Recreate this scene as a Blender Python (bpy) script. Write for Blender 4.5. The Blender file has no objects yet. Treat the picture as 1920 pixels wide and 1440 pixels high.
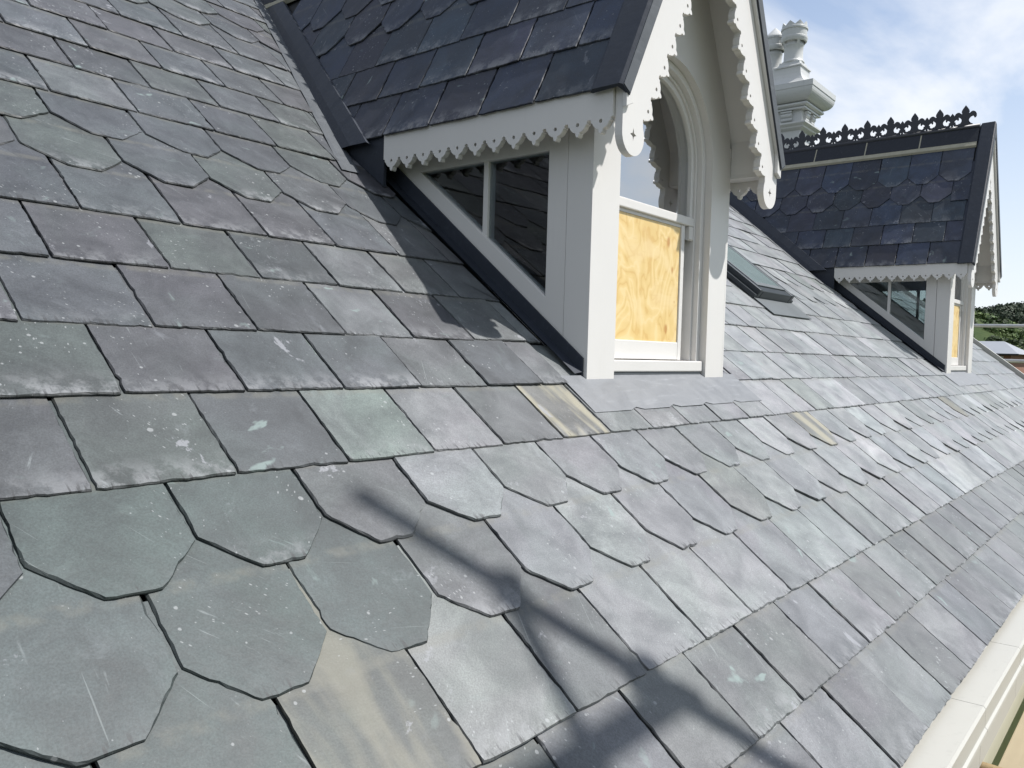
import bpy, math, random
from mathutils import Vector, Matrix
from mathutils.geometry import tessellate_polygon

SC = bpy.context.scene
COL = SC.collection
PI = math.pi

# ------------------------------------------------------------------ camera
YAW, PITCH, ROLL, FPX = 0.69121, -0.04076, 0.02796, 1521.35
_F = Vector((math.cos(YAW)*math.cos(PITCH), math.sin(YAW)*math.cos(PITCH), math.sin(PITCH)))
_R0 = Vector((math.sin(YAW), -math.cos(YAW), 0.0))
_U0 = _R0.cross(_F)
CR = _R0*math.cos(ROLL) + _U0*math.sin(ROLL)
CU = -_R0*math.sin(ROLL) + _U0*math.cos(ROLL)
cd = bpy.data.cameras.new('camera')
cd.sensor_width = 36.0
cd.lens = FPX/1920*36.0
cd.clip_start = 0.05
cd.clip_end = 6000
cam = bpy.data.objects.new('camera', cd)
M = Matrix((CR, CU, -_F)).transposed().to_4x4()
cam.matrix_world = M
COL.objects.link(cam)
SC.camera = cam

# ------------------------------------------------------------------ light
SUN = Vector((0.362, -0.452, 0.815)).normalized()          # towards the sun
el = math.asin(SUN.z)
az = math.atan2(SUN.x, SUN.y)
sd = bpy.data.lights.new('sun', 'SUN')
sd.energy = 5.0
sd.angle = math.radians(0.8)
sd.color = (1.0, 0.972, 0.935)
so = bpy.data.objects.new('sun', sd)
so.rotation_euler = SUN.to_track_quat('Z', 'Y').to_euler()
so.location = SUN*30
COL.objects.link(so)

W = bpy.data.worlds.new('World')
SC.world = W
W.use_nodes = True
wn = W.node_tree
wn.nodes.clear()
def wnode(t, **k):
    n = wn.nodes.new(t)
    for a, v in k.items(): setattr(n, a, v)
    return n
sky = wnode('ShaderNodeTexSky', sky_type='NISHITA', sun_disc=False)
sky.sun_elevation = el
sky.sun_rotation = az
sky.air_density = 1.0
sky.dust_density = 1.0
sky.ozone_density = 1.0
tc = wnode('ShaderNodeTexCoord')
sep = wnode('ShaderNodeSeparateXYZ')
wn.links.new(tc.outputs['Generated'], sep.inputs[0])
def wmath(op, a, b=None, clamp=False):
    n = wnode('ShaderNodeMath', operation=op, use_clamp=clamp)
    for i, v in enumerate((a, b)):
        if v is None: continue
        if isinstance(v, (int, float)): n.inputs[i].default_value = v
        else: wn.links.new(v, n.inputs[i])
    return n.outputs[0]
zz = wmath('MAXIMUM', sep.outputs[2], 0.0)
den = wmath('ADD', zz, 0.22)
cx = wmath('DIVIDE', sep.outputs[0], den)
cy = wmath('DIVIDE', sep.outputs[1], den)
cmb = wnode('ShaderNodeCombineXYZ')
wn.links.new(cx, cmb.inputs[0]); wn.links.new(cy, cmb.inputs[1])
nz = wnode('ShaderNodeTexNoise')
nz.inputs['Scale'].default_value = 1.15
nz.inputs['Detail'].default_value = 7
nz.inputs['Roughness'].default_value = 0.56
nz.inputs['Distortion'].default_value = 0.35
mp = wnode('ShaderNodeMapping')
mp.inputs['Location'].default_value = (3.4, 1.1, 0.0)
mp.inputs['Scale'].default_value = (0.9, 1.5, 1)
wn.links.new(cmb.outputs[0], mp.inputs[0]); wn.links.new(mp.outputs[0], nz.inputs['Vector'])
mr = wnode('ShaderNodeMapRange', interpolation_type='SMOOTHSTEP')
mr.inputs[1].default_value = 0.36; mr.inputs[2].default_value = 0.68
mr.inputs[3].default_value = 0.14; mr.inputs[4].default_value = 0.92
wn.links.new(nz.outputs[0], mr.inputs[0])
hz = wmath('POWER', wmath('SUBTRACT', 1.0, zz, clamp=True), 2.7)
cl = wmath('MAXIMUM', mr.outputs[0], wmath('MULTIPLY', hz, 0.93))
mx = wnode('ShaderNodeMix', data_type='RGBA')
wn.links.new(cl, mx.inputs[0])
tn_ = wnode('ShaderNodeMix', data_type='RGBA', blend_type='MULTIPLY')
tn_.inputs[0].default_value = 1.0
tn_.inputs[7].default_value = (1.20, 1.42, 1.60, 1)
wn.links.new(sky.outputs[0], tn_.inputs[6])
wn.links.new(tn_.outputs[2], mx.inputs[6])
mx.inputs[7].default_value = (11.0, 11.3, 11.8, 1)
bg = wnode('ShaderNodeBackground')
bg.inputs[1].default_value = 0.067
wn.links.new(mx.outputs[2], bg.inputs[0])
wo = wnode('ShaderNodeOutputWorld')
wn.links.new(bg.outputs[0], wo.inputs[0])

SC.view_settings.view_transform = 'Standard'
SC.view_settings.look = 'None'
SC.view_settings.exposure = 0.46
SC.view_settings.gamma = 1.0
SC.view_settings.use_curve_mapping = False
SC.render.engine = 'CYCLES'

# ------------------------------------------------------------------ material helper
class NT:
    def __init__(s, name):
        s.m = bpy.data.materials.new(name); s.m.use_nodes = True
        s.t = s.m.node_tree; s.t.nodes.clear()
        s.out = s.n('ShaderNodeOutputMaterial')
        s.b = s.n('ShaderNodeBsdfPrincipled')
        s.l(s.b.outputs[0], s.out.inputs[0])
    def n(s, t, **k):
        x = s.t.nodes.new(t)
        for a, v in k.items(): setattr(x, a, v)
        return x
    def l(s, a, b): s.t.links.new(a, b)
    def put(s, sock, v):
        if isinstance(v, (int, float)): sock.default_value = v
        elif isinstance(v, tuple): sock.default_value = v if len(v) == len(sock.default_value) else v + (1,)
        else: s.l(v, sock)
    def math(s, op, a, b=None, c=None, clamp=False):
        x = s.n('ShaderNodeMath', operation=op, use_clamp=clamp)
        for i, v in enumerate((a, b, c)):
            if v is not None: s.put(x.inputs[i], v)
        return x.outputs[0]
    def mix(s, f, a, b, bt='MIX'):
        x = s.n('ShaderNodeMix', data_type='RGBA', blend_type=bt)
        s.put(x.inputs[0], f); s.put(x.inputs[6], a); s.put(x.inputs[7], b)
        return x.outputs[2]
    def ramp(s, v, a, b, lo=0.0, hi=1.0):
        x = s.n('ShaderNodeMapRange', interpolation_type='SMOOTHSTEP')
        s.put(x.inputs[0], v)
        for i, q in enumerate((a, b, lo, hi)): x.inputs[i+1].default_value = q
        return x.outputs[0]
    def noise(s, vec, scale, detail=3, rough=0.5, dist=0.0):
        x = s.n('ShaderNodeTexNoise')
        s.l(vec, x.inputs['Vector'])
        x.inputs['Scale'].default_value = scale; x.inputs['Detail'].default_value = detail
        x.inputs['Roughness'].default_value = rough; x.inputs['Distortion'].default_value = dist
        return x.outputs[0]
    def mapping(s, vec, scale=(1, 1, 1), rot=(0, 0, 0), loc=(0, 0, 0)):
        x = s.n('ShaderNodeMapping')
        s.l(vec, x.inputs[0])
        x.inputs['Scale'].default_value = scale; x.inputs['Rotation'].default_value = rot; x.inputs['Location'].default_value = loc
        return x.outputs[0]
    def bump(s, h, strength, dist):
        x = s.n('ShaderNodeBump')
        x.inputs['Strength'].default_value = strength; x.inputs['Distance'].default_value = dist
        s.l(h, x.inputs['Height']); s.l(x.outputs[0], s.b.inputs['Normal'])
    def set(s, col=None, rough=None, metal=None, spec=None):
        if col is not None: s.put(s.b.inputs['Base Color'], col)
        if rough is not None: s.put(s.b.inputs['Roughness'], rough)
        if metal is not None: s.put(s.b.inputs['Metallic'], metal)
        if spec is not None: s.put(s.b.inputs['Specular IOR Level'], spec)

def slate_material(name, field, edge=False):
    m = NT(name)
    tco = m.n('ShaderNodeTexCoord').outputs['Object']
    if field:
        rnd = m.n('ShaderNodeNewGeometry').outputs['Random Per Island']
        at = m.n('ShaderNodeAttribute', attribute_name='tint'); base = at.outputs['Color']; rust = at.outputs['Alpha']
    else:
        oi = m.n('ShaderNodeObjectInfo'); rnd = oi.outputs['Random']; base = oi.outputs['Color']; rust = oi.outputs['Alpha']
    sx = m.n('ShaderNodeSeparateXYZ'); m.l(tco, sx.inputs[0])
    vv = sx.outputs[1]
    off = m.n('ShaderNodeCombineXYZ')
    m.l(m.math('MULTIPLY', rnd, 37.0), off.inputs[0]); m.l(m.math('MULTIPLY', rnd, 91.0), off.inputs[1]); m.l(m.math('MULTIPLY', rnd, 53.0), off.inputs[2])
    ad = m.n('ShaderNodeVectorMath', operation='ADD')
    m.l(tco, ad.inputs[0]); m.l(off.outputs[0], ad.inputs[1])
    # every slate has its own cleavage direction
    vr = m.n('ShaderNodeVectorRotate', rotation_type='Z_AXIS')
    m.l(ad.outputs[0], vr.inputs['Vector']); m.l(m.math('MULTIPLY', m.math('FRACT', m.math('MULTIPLY', rnd, 7.77)), 2.2), vr.inputs['Angle'])
    v = vr.outputs[0]
    n1 = m.noise(v, 7.0, 6, 0.62, 0.5)
    n2 = m.noise(m.mapping(v, (18, 70, 60)), 1.0, 5, 0.65)
    n3 = m.noise(v, 300.0, 3, 0.65)
    n4 = m.noise(v, 45.0, 4, 0.65)
    c = m.mix(1.0, base, m.mix(m.ramp(n1, 0.25, 0.75), (0.58, 0.59, 0.61, 1), (1.40, 1.39, 1.37, 1)), 'MULTIPLY')
    hue = m.noise(v, 3.4, 3, 0.5, 0.8)
    c = m.mix(1.0, c, m.mix(m.ramp(hue, 0.36, 0.64), (1.02, 0.99, 1.015, 1), (0.975, 1.012, 0.992, 1)), 'MULTIPLY')
    c = m.mix(1.0, c, m.mix(n2, (0.90, 0.90, 0.90, 1), (1.10, 1.10, 1.10, 1)), 'MULTIPLY')
    c = m.mix(1.0, c, m.mix(n4, (0.80, 0.80, 0.81, 1), (1.20, 1.20, 1.19, 1)), 'MULTIPLY')
    c = m.mix(1.0, c, m.mix(m.ramp(n3, 0.3, 0.7), (0.80, 0.80, 0.80, 1), (1.22, 1.22, 1.22, 1)), 'MULTIPLY')
    # iron-stained slates
    rm = m.ramp(m.noise(m.mapping(ad.outputs[0], (10.0, 2.4, 5), (0, 0, 0.12)), 1.0, 4, 0.5, 0.3), 0.44, 0.58)
    c = m.mix(m.math('MULTIPLY', rm, rust), c, (0.215, 0.200, 0.148, 1))
    # pale bloom patches, strongest on some slates only
    some = m.ramp(m.math('FRACT', m.math('MULTIPLY', rnd, 17.31)), 0.15, 1.0, 0.10, 0.62)
    bl = m.ramp(m.noise(v, 13.0, 9, 0.74, 0.6), 0.56, 0.70)
    c = m.mix(m.math('MULTIPLY', bl, some), c, m.mix(0.6, (0.17, 0.18, 0.195, 1), m.mix(1.0, base, (1.6, 1.6, 1.63, 1), 'MULTIPLY')))
    if not field:   # lime bloom creeping in from the tail
        tb = m.math('MULTIPLY', m.ramp(vv, 0.075, 0.0), m.ramp(m.noise(v, 20.0, 7, 0.7), 0.42, 0.60))
        c = m.mix(m.math('MULTIPLY', tb, m.ramp(m.math('FRACT', m.math('MULTIPLY', rnd, 29.9)), 0.2, 1.0, 0.05, 0.62)), c, (0.235, 0.24, 0.25, 1))
        # silt line just under the course above
        d = m.math('MULTIPLY', m.math('MULTIPLY', m.ramp(vv, 0.200, 0.214), m.ramp(vv, 0.234, 0.222)), m.ramp(m.noise(v, 25.0, 4, 0.6), 0.35, 0.6))
        c = m.mix(m.math('MULTIPLY', d, 0.28), c, (0.13, 0.125, 0.10, 1))
    some4 = m.ramp(m.math('FRACT', m.math('MULTIPLY', rnd, 57.3)), 0.35, 0.9, 0.0, 0.62)
    bl2 = m.ramp(m.noise(v, 7.5, 10, 0.70, 0.3), 0.625, 0.655)
    c = m.mix(m.math('MULTIPLY', bl2, some4), c, (0.225, 0.23, 0.25, 1))
    # pale cleft streaks
    some2 = m.ramp(m.math('FRACT', m.math('MULTIPLY', rnd, 71.7)), 0.35, 1.0, 0.05, 0.55)
    st = m.ramp(m.noise(m.mapping(v, (11, 75, 40)), 1.0, 4, 0.6, 0.3), 0.64, 0.76)
    c = m.mix(m.math('MULTIPLY', st, some2), c, (0.23, 0.255, 0.26, 1))
    # pale green patches
    some3 = m.ramp(m.math('FRACT', m.math('MULTIPLY', rnd, 43.1)), 0.55, 1.0, 0.08, 0.75)
    gp = m.ramp(m.noise(m.mapping(v, (22, 11, 15)), 1.0, 3, 0.5, 0.4), 0.65, 0.72)
    c = m.mix(m.math('MULTIPLY', gp, some3), c, (0.165, 0.215, 0.205, 1))
    # lichen spots of several sizes
    for scl, lo, amt in ((52.0, 0.64, 0.50), (135.0, 0.45, 0.48)):
        vo = m.n('ShaderNodeTexVoronoi', feature='F1')
        m.l(v if scl < 100 else m.mapping(v, (0.55, 1.25, 1.0)), vo.inputs['Vector']); vo.inputs['Scale'].default_value = scl
        sr = m.n('ShaderNodeSeparateColor'); m.l(vo.outputs['Color'], sr.inputs[0])
        size = m.ramp(sr.outputs[0], lo, 1.0, 0.0, 0.27)
        dens = m.ramp(m.noise(v, 6.0, 2), 0.38, 0.66, 0.0, 1.0)
        sp = m.ramp(m.math('SUBTRACT', m.math('MULTIPLY', size, dens), m.math('ADD', vo.outputs['Distance'], m.math('MULTIPLY', m.math('SUBTRACT', n4, 0.5), 0.35))), -0.03, 0.05)
        c = m.mix(m.math('MULTIPLY', sp, amt), c, (0.28, 0.29, 0.295, 1))
    # fine scratches
    sc = m.ramp(m.noise(m.mapping(v, (3.5, 240, 50), (0, 0, -0.75)), 1.0, 2, 0.4), 0.745, 0.775)
    c = m.mix(m.math('MULTIPLY', sc, 0.26), c, (0.26, 0.29, 0.29, 1))
    if not field:   # dark nicks left by the dresser along the tail
        nk = m.math('MULTIPLY', m.ramp(vv, 0.026, 0.006), m.ramp(m.noise(m.mapping(ad.outputs[0], (150, 22, 1), (0, 0, 0.35)), 1.0, 2, 0.5), 0.56, 0.64))
        c = m.mix(m.math('MULTIPLY', nk, 0.7), c, (0.018, 0.019, 0.021, 1))
    if edge: c = m.mix(1.0, c, (0.55, 0.55, 0.54, 1), 'MULTIPLY')
    m.set(col=c, rough=m.math('ADD', m.math('ADD', m.math('MULTIPLY', n1, 0.20), m.math('MULTIPLY', n4, 0.16)), 0.42), spec=0.50)
    bw = m.n('ShaderNodeRGBToBW'); m.l(base, bw.inputs[0])
    m.l(m.ramp(bw.outputs[0], 0.040, 0.110, 0.04, 0.62), m.b.inputs['Sheen Weight']); m.b.inputs['Sheen Roughness'].default_value = 0.30
    m.b.inputs['Sheen Tint'].default_value = (0.93, 0.97, 1.0, 1)
    h = m.math('ADD', m.math('MULTIPLY', n2, 0.35), m.math('ADD', m.math('MULTIPLY', n3, 0.16), m.math('ADD', m.math('MULTIPLY', n1, 1.6), m.math('MULTIPLY', n4, 0.5))))
    m.bump(h, 0.26, 0.0025)
    return m.m

def simple(name, col, rough=0.5, metal=0.0, var=0.08, scale=5.0, bump=0.0, bscale=200.0, spec=0.5):
    m = NT(name)
    v = m.n('ShaderNodeTexCoord').outputs['Object']
    n = m.noise(v, scale, 5, 0.6, 0.3)
    lo = tuple(x*(1-var) for x in col); hi = tuple(min(1, x*(1+var)) for x in col)
    m.set(col=m.mix(n, lo, hi), rough=m.math('ADD', m.math('MULTIPLY', n, 0.12), rough-0.06), metal=metal, spec=spec)
    if bump:
        m.bump(m.noise(v, bscale, 3, 0.6), bump, 0.002)
    return m.m

MT = {}
MT['slate'] = slate_material('slate', False)
MT['slate_edge'] = slate_material('slate_dressed_edge', False, True)
MT['slate_field'] = slate_material('slate_far', True)
MT['deck'] = simple('roof_underlay', (0.02, 0.021, 0.023), 0.9)

def paint_material(name, col, dirt):
    m = NT(name)
    v = m.n('ShaderNodeTexCoord').outputs['Object']
    n = m.noise(v, 3.0, 6, 0.6, 0.3)
    f = m.noise(m.mapping(v, (40, 40, 4)), 1.0, 4, 0.6)
    c = m.mix(n, tuple(x*0.95 for x in col), tuple(min(1, x*1.03) for x in col))
    c = m.mix(m.math('MULTIPLY', m.ramp(f, 0.55, 0.8), dirt), c, tuple(x*0.72 for x in col))
    m.set(col=c, rough=m.math('ADD', m.math('MULTIPLY', n, 0.15), 0.30), spec=0.45)
    m.bump(m.noise(m.mapping(v, (90, 90, 12)), 1.0, 4, 0.6), 0.10, 0.0015)
    return m.m
MT['paint'] = paint_material('cream_gloss_paint', (0.595, 0.58, 0.56), 0.12)
MT['gutter'] = paint_material('gutter_paint', (0.375, 0.368, 0.335), 0.35)
MT['stone'] = paint_material('chimney_masonry_paint', (0.47, 0.475, 0.465), 0.5)
MT['render'] = paint_material('wall_render', (0.60, 0.56, 0.46), 0.30)

def lead(name, col, rough, spec=0.5):
    m = NT(name)
    v = m.n('ShaderNodeTexCoord').outputs['Object']
    n = m.noise(v, 9.0, 6, 0.65, 0.8)
    s = m.noise(m.mapping(v, (6, 40, 40), (0.2, 0, 0.3)), 1.0, 4, 0.6)
    c = m.mix(n, tuple(x*0.72 for x in col), tuple(x*1.3 for x in col))
    c = m.mix(m.math('MULTIPLY', m.ramp(s, 0.55, 0.8), 0.35), c, tuple(min(1, x*1.9+0.03) for x in col))
    m.set(col=c, rough=m.math('ADD', m.math('MULTIPLY', n, 0.25), rough), metal=0.0, spec=spec)
    m.bump(m.noise(v, 24.0, 3, 0.5), 0.22, 0.006)
    return m.m
MT['navy'] = lead('navy_coated_metal', (0.019, 0.024, 0.035), 0.40, 0.35)
MT['lead'] = lead('pale_lead_sheet', (0.055, 0.062, 0.070), 0.45)
MT['apron'] = lead('apron_lead_sheet', (0.140, 0.147, 0.157), 0.36)
MT['ridge'] = lead('dark_ridge_tile', (0.014, 0.017, 0.024), 0.5, 0.3)
MT['iron'] = simple('black_cresting_paint', (0.012, 0.014, 0.020), 0.45, 0.0, 0.2)
MT['mortar'] = simple('cream_mortar', (0.30, 0.285, 0.22), 0.9, 0, 0.25, 20, 0.5, 300)
MT['dark'] = simple('dark_room', (0.010, 0.011, 0.013), 0.8)
MT['galv'] = simple('galvanised_tube', (0.42, 0.43, 0.43), 0.42, 0.6, 0.25, 12)
MT['rust'] = simple('rusty_tube', (0.26, 0.19, 0.10), 0.7, 0.15, 0.55, 25, 0.4, 150)
MT['alu'] = simple('dark_grey_window_cladding', (0.035, 0.042, 0.048), 0.35, 0.2, 0.15)
MT['alu_lt'] = simple('grey_metal_flashing', (0.10, 0.112, 0.118), 0.45, 0.1, 0.2)
MT['brick'] = simple('far_brick', (0.21, 0.10, 0.065), 0.85, 0, 0.3, 3)
MT['far_roof'] = simple('far_slate_roof', (0.20, 0.215, 0.24), 0.6, 0, 0.12, 2)
MT['far_white'] = simple('far_white_trim', (0.55, 0.54, 0.52), 0.6)

def wood(name, c1, c2):
    m = NT(name)
    v = m.n('ShaderNodeTexCoord').outputs['Object']
    n = m.noise(m.mapping(v, (1.2, 30, 30)), 1.0, 5, 0.6, 0.5)
    k = m.noise(v, 4.0, 4, 0.6)
    m.set(col=m.mix(k, m.mix(n, c1, c2), tuple((a+b)*0.42 for a, b in zip(c1, c2))), rough=0.8)
    m.bump(n, 0.4, 0.003)
    return m.m
MT['board'] = wood('scaffold_board', (0.33, 0.28, 0.19), (0.23, 0.19, 0.12))

def plywood():
    m = NT('varnished_plywood')
    v = m.n('ShaderNodeTexCoord').outputs['Object']
    big = m.noise(m.mapping(v, (5.0, 1.0, 3.2), (0, 0, 0), (0.6, 0, 0.2)), 1.0, 2.5, 0.45, 1.6)
    rings = m.math('SINE', m.math('MULTIPLY', big, 38.0))
    f = m.noise(m.mapping(v, (6, 40, 110)), 1.0, 4, 0.6)
    n = m.noise(v, 6.5, 4, 0.55, 1.0)
    c = m.mix(m.ramp(rings, -0.9, 0.9), (0.62, 0.445, 0.18, 1), (0.66, 0.49, 0.22, 1))
    c = m.mix(m.math('MULTIPLY', m.ramp(rings, 0.80, 0.98), 0.5), c, (0.70, 0.56, 0.31, 1))
    c = m.mix(m.math('MULTIPLY', m.ramp(rings, -0.86, -0.99), 0.45), c, (0.52, 0.30, 0.085, 1))
    c = m.mix(m.ramp(n, 0.44, 0.66, 0, 0.6), c, (0.70, 0.55, 0.30, 1))
    c = m.mix(m.math('MULTIPLY', m.ramp(f, 0.58, 0.75), 0.16), c, (0.42, 0.22, 0.06, 1))
    for kx, kz, kr in ((2.80, 0.435, 0.028), (2.835, 0.33, 0.020), (2.80, 0.10, 0.022), (2.86, 0.21, 0.012)):
        d = m.n('ShaderNodeVectorMath', operation='DISTANCE')
        m.l(m.mapping(v, (1.6, 0, 1.0)), d.inputs[0]); d.inputs[1].default_value = (kx*1.6, 0, kz)
        dd = m.math('ADD', d.outputs['Value'], m.math('MULTIPLY', m.math('SUBTRACT', n, 0.5), 0.03))
        c = m.mix(m.ramp(dd, kr*0.3, kr, 0.8, 0.0), c, (0.40, 0.185, 0.045, 1))
    m.set(col=c, rough=0.42)
    return m.m
MT['ply'] = plywood()

def glass(name, ior, tint=(0.75, 0.8, 0.8)):
    m = NT(name)
    m.t.nodes.remove(m.b)
    fr = m.n('ShaderNodeFresnel'); fr.inputs[0].default_value = ior
    tr = m.n('ShaderNodeBsdfTransparent'); tr.inputs[0].default_value = tint + (1,)
    gl = m.n('ShaderNodeBsdfGlossy'); gl.inputs['Roughness'].default_value = 0.015
    gl.inputs['Color'].default_value = (0.96, 0.98, 1.0, 1)
    v = m.n('ShaderNodeTexCoord').outputs['Object']
    bp = m.n('ShaderNodeBump'); bp.inputs['Strength'].default_value = 0.03; bp.inputs['Distance'].default_value = 0.01
    m.l(m.noise(v, 5.0, 1), bp.inputs['Height']); m.l(bp.outputs[0], gl.inputs['Normal'])
    mx = m.n('ShaderNodeMixShader')
    m.l(fr.outputs[0], mx.inputs[0]); m.l(tr.outputs[0], mx.inputs[1]); m.l(gl.outputs[0], mx.inputs[2])
    m.l(mx.outputs[0], m.out.inputs[0])
    return m.m
MT['glass_front'] = glass('coated_window_glass', 6.5)
MT['sky_pane'] = simple('frosted_roof_glass', (0.15, 0.19, 0.19), 0.2, 0.0, 0.1, 6, spec=0.4)
MT['glass_side'] = glass('cheek_window_glass', 1.75)

# ------------------------------------------------------------------ geometry helper
def link(o, parent=None):
    COL.objects.link(o)
    if parent is not None:
        o.parent = parent
        if parent.type == 'EMPTY':
            o.matrix_parent_inverse = Matrix.Translation(-Vector(parent.location))
    return o
def empty(name, loc, label, cat, group=None):
    o = bpy.data.objects.new(name, None)
    o.location = loc; o.empty_display_size = 0.2
    COL.objects.link(o)
    o['label'] = label; o['category'] = cat
    if group: o['group'] = group
    return o
def mesh_obj(name, vs, fs, mat, parent=None, smooth=False, bevel=0.0):
    me = bpy.data.meshes.new(name)
    me.from_pydata([tuple(v) for v in vs], [], fs)
    me.update()
    if smooth:
        for p in me.polygons: p.use_smooth = True
    me.materials.append(MT[mat] if isinstance(mat, str) else mat)
    o = bpy.data.objects.new(name, me)
    link(o, parent)
    if bevel:
        b = o.modifiers.new('edge', 'BEVEL'); b.width = bevel; b.segments = 2; b.limit_method = 'ANGLE'
    return o

class MB:
    def __init__(s): s.v = []; s.f = []
    def add(s, vs, fs):
        k = len(s.v); s.v += [Vector(v) for v in vs]; s.f += [tuple(i+k for i in f) for f in fs]; return s
    def box(s, x0, x1, y0, y1, z0, z1):
        vs = [(x, y, z) for z in (z0, z1) for y in (y0, y1) for x in (x0, x1)]
        return s.add(vs, [(0, 2, 3, 1), (4, 5, 7, 6), (0, 1, 5, 4), (2, 6, 7, 3), (0, 4, 6, 2), (1, 3, 7, 5)])
    def prism(s, poly, fn, a, b):
        """poly 2D (p,q); fn(p,q,t) -> xyz ; between t=a and t=b"""
        n = len(poly)
        vs = [fn(p, q, a) for p, q in poly] + [fn(p, q, b) for p, q in poly]
        fs = [tuple(range(n))[::-1], tuple(range(n, 2*n))] + [(i, (i+1) % n, n+(i+1) % n, n+i) for i in range(n)]
        return s.add(vs, fs)
    def plate(s, loops, fn, a, b):
        """outline with holes, extruded"""
        flat = [p for lp in loops for p in lp]
        tris = tessellate_polygon([[Vector((p[0], p[1], 0)) for p in lp] for lp in loops])
        n = len(flat)
        vs = [fn(p, q, a) for p, q in flat] + [fn(p, q, b) for p, q in flat]
        fs = [tuple(t) for t in tris] + [tuple(i+n for i in t[::-1]) for t in tris]
        k = 0
        for lp in loops:
            m = len(lp)
            fs += [(k+i, k+(i+1) % m, n+k+(i+1) % m, n+k+i) for i in range(m)]
            k += m
        return s.add(vs, fs)
    def tube(s, p, q, r, n=14, cap=True):
        p = Vector(p); q = Vector(q); d = (q-p).normalized()
        a = d.orthogonal().normalized(); b = d.cross(a)
        vs = []
        for c in (p, q):
            vs += [c + (a*math.cos(2*PI*i/n)+b*math.sin(2*PI*i/n))*r for i in range(n)]
        fs = [(i, (i+1) % n, n+(i+1) % n, n+i) for i in range(n)]
        if cap: fs += [tuple(range(n))[::-1], tuple(range(n, 2*n))]
        return s.add(vs, fs)
    def lathe(s, prof, c, n=28):
        vs = []; fs = []
        for r, z in prof:
            vs += [(c[0]+r*math.cos(2*PI*i/n), c[1]+r*math.sin(2*PI*i/n), c[2]+z) for i in range(n)]
        for j in range(len(prof)-1):
            fs += [(j*n+i, j*n+(i+1) % n, (j+1)*n+(i+1) % n, (j+1)*n+i) for i in range(n)]
        return s.add(vs, fs)
    def rects(s, x0, x1, y0, y1, prof):
        """stack of rectangles, each (offset, z)"""
        vs = []; fs = []
        for o, z in prof:
            vs += [(x0-o, y0-o, z), (x1+o, y0-o, z), (x1+o, y1+o, z), (x0-o, y1+o, z)]
        for j in range(len(prof)-1):
            fs += [(j*4+i, j*4+(i+1) % 4, j*4+4+(i+1) % 4, j*4+4+i) for i in range(4)]
        k = len(prof)-1
        fs += [(3, 2, 1, 0), (4*k, 4*k+1, 4*k+2, 4*k+3)]
        return s.add(vs, fs)
    def build(s, name, mat, parent=None, smooth=False, bevel=0.0):
        o = mesh_obj(name, s.v, s.f, mat, parent, smooth, bevel)
        import bmesh
        bm = bmesh.new(); bm.from_mesh(o.data)
        bmesh.ops.recalc_face_normals(bm, faces=bm.faces)
        bm.to_mesh(o.data); bm.free()
        return o

# ------------------------------------------------------------------ slates
A0, B0 = -1.23957, 0.77572                     # main roof plane  z = A0 + B0*y
TH = math.atan(B0)
ES = Vector((0, math.cos(TH), math.sin(TH)))
EN = Vector((0, -math.sin(TH), math.cos(TH)))
def roofz(y): return A0 + B0*y
GAUGE = 0.1727/math.cos(TH)
ST = 0.0058                                    # slate thickness
SLEN = 0.43

def outline(w, L, kind, rng, fine=True, clip=0.083, ch=0.080):
    if kind == 'H':
        c = clip*w/0.25
        j = rng.uniform(-0.006, 0.006)
        pts = [(c+j, rng.uniform(-.003, .003)), (w-c+j, rng.uniform(-.003, .003)), (w, ch+rng.uniform(-.006, .006)), (w, L), (0, L), (0, ch+rng.uniform(-.006, .006))]
    else:
        e = rng.uniform(-.0025, .0025)
        pts = [(0.0, e), (w, -e), (w, L), (0, L)]
    out = []
    n = len(pts)
    step = 0.013 if fine else 1.0
    for i in range(n):
        a, b = pts[i], pts[(i+1) % n]
        d = math.hypot(b[0]-a[0], b[1]-a[1])
        nx, ny = -(b[1]-a[1])/d, (b[0]-a[0])/d          # inward normal (ccw)
        lim = 1.0
        k = max(1, int(d/step))
        low = rng.uniform(0, 6.28); lf = rng.uniform(8, 22)
        for q in range(k):
            t = q/k
            x, y = a[0]+(b[0]-a[0])*t, a[1]+(b[1]-a[1])*t
            if fine and y > 0.27 and q != 0: continue
            if fine:
                o = 0.0004*math.sin(low+lf*t*d*4) + rng.gauss(0, 0.0005)
                if q == 0: o = abs(o)+0.002 if kind != 'H' else 0.001
                elif rng.random() < 0.06: o += rng.uniform(0.001, 0.0035)
                x += nx*o; y += ny*o
            out.append((x, y))
    return out

def clip_half(poly, nx, ny, c):
    """keep nx*x+ny*y <= c"""
    res = []
    for i in range(len(poly)):
        a, b = poly[i], poly[(i+1) % len(poly)]
        da, db = nx*a[0]+ny*a[1]-c, nx*b[0]+ny*b[1]-c
        if da <= 0: res.append(a)
        if (da < 0 < db) or (db < 0 < da):
            t = da/(da-db); res.append((a[0]+(b[0]-a[0])*t, a[1]+(b[1]-a[1])*t))
    return res
def area(poly):
    return 0.5*sum(poly[i][0]*poly[(i+1) % len(poly)][1]-poly[(i+1) % len(poly)][0]*poly[i][1] for i in range(len(poly)))

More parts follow.
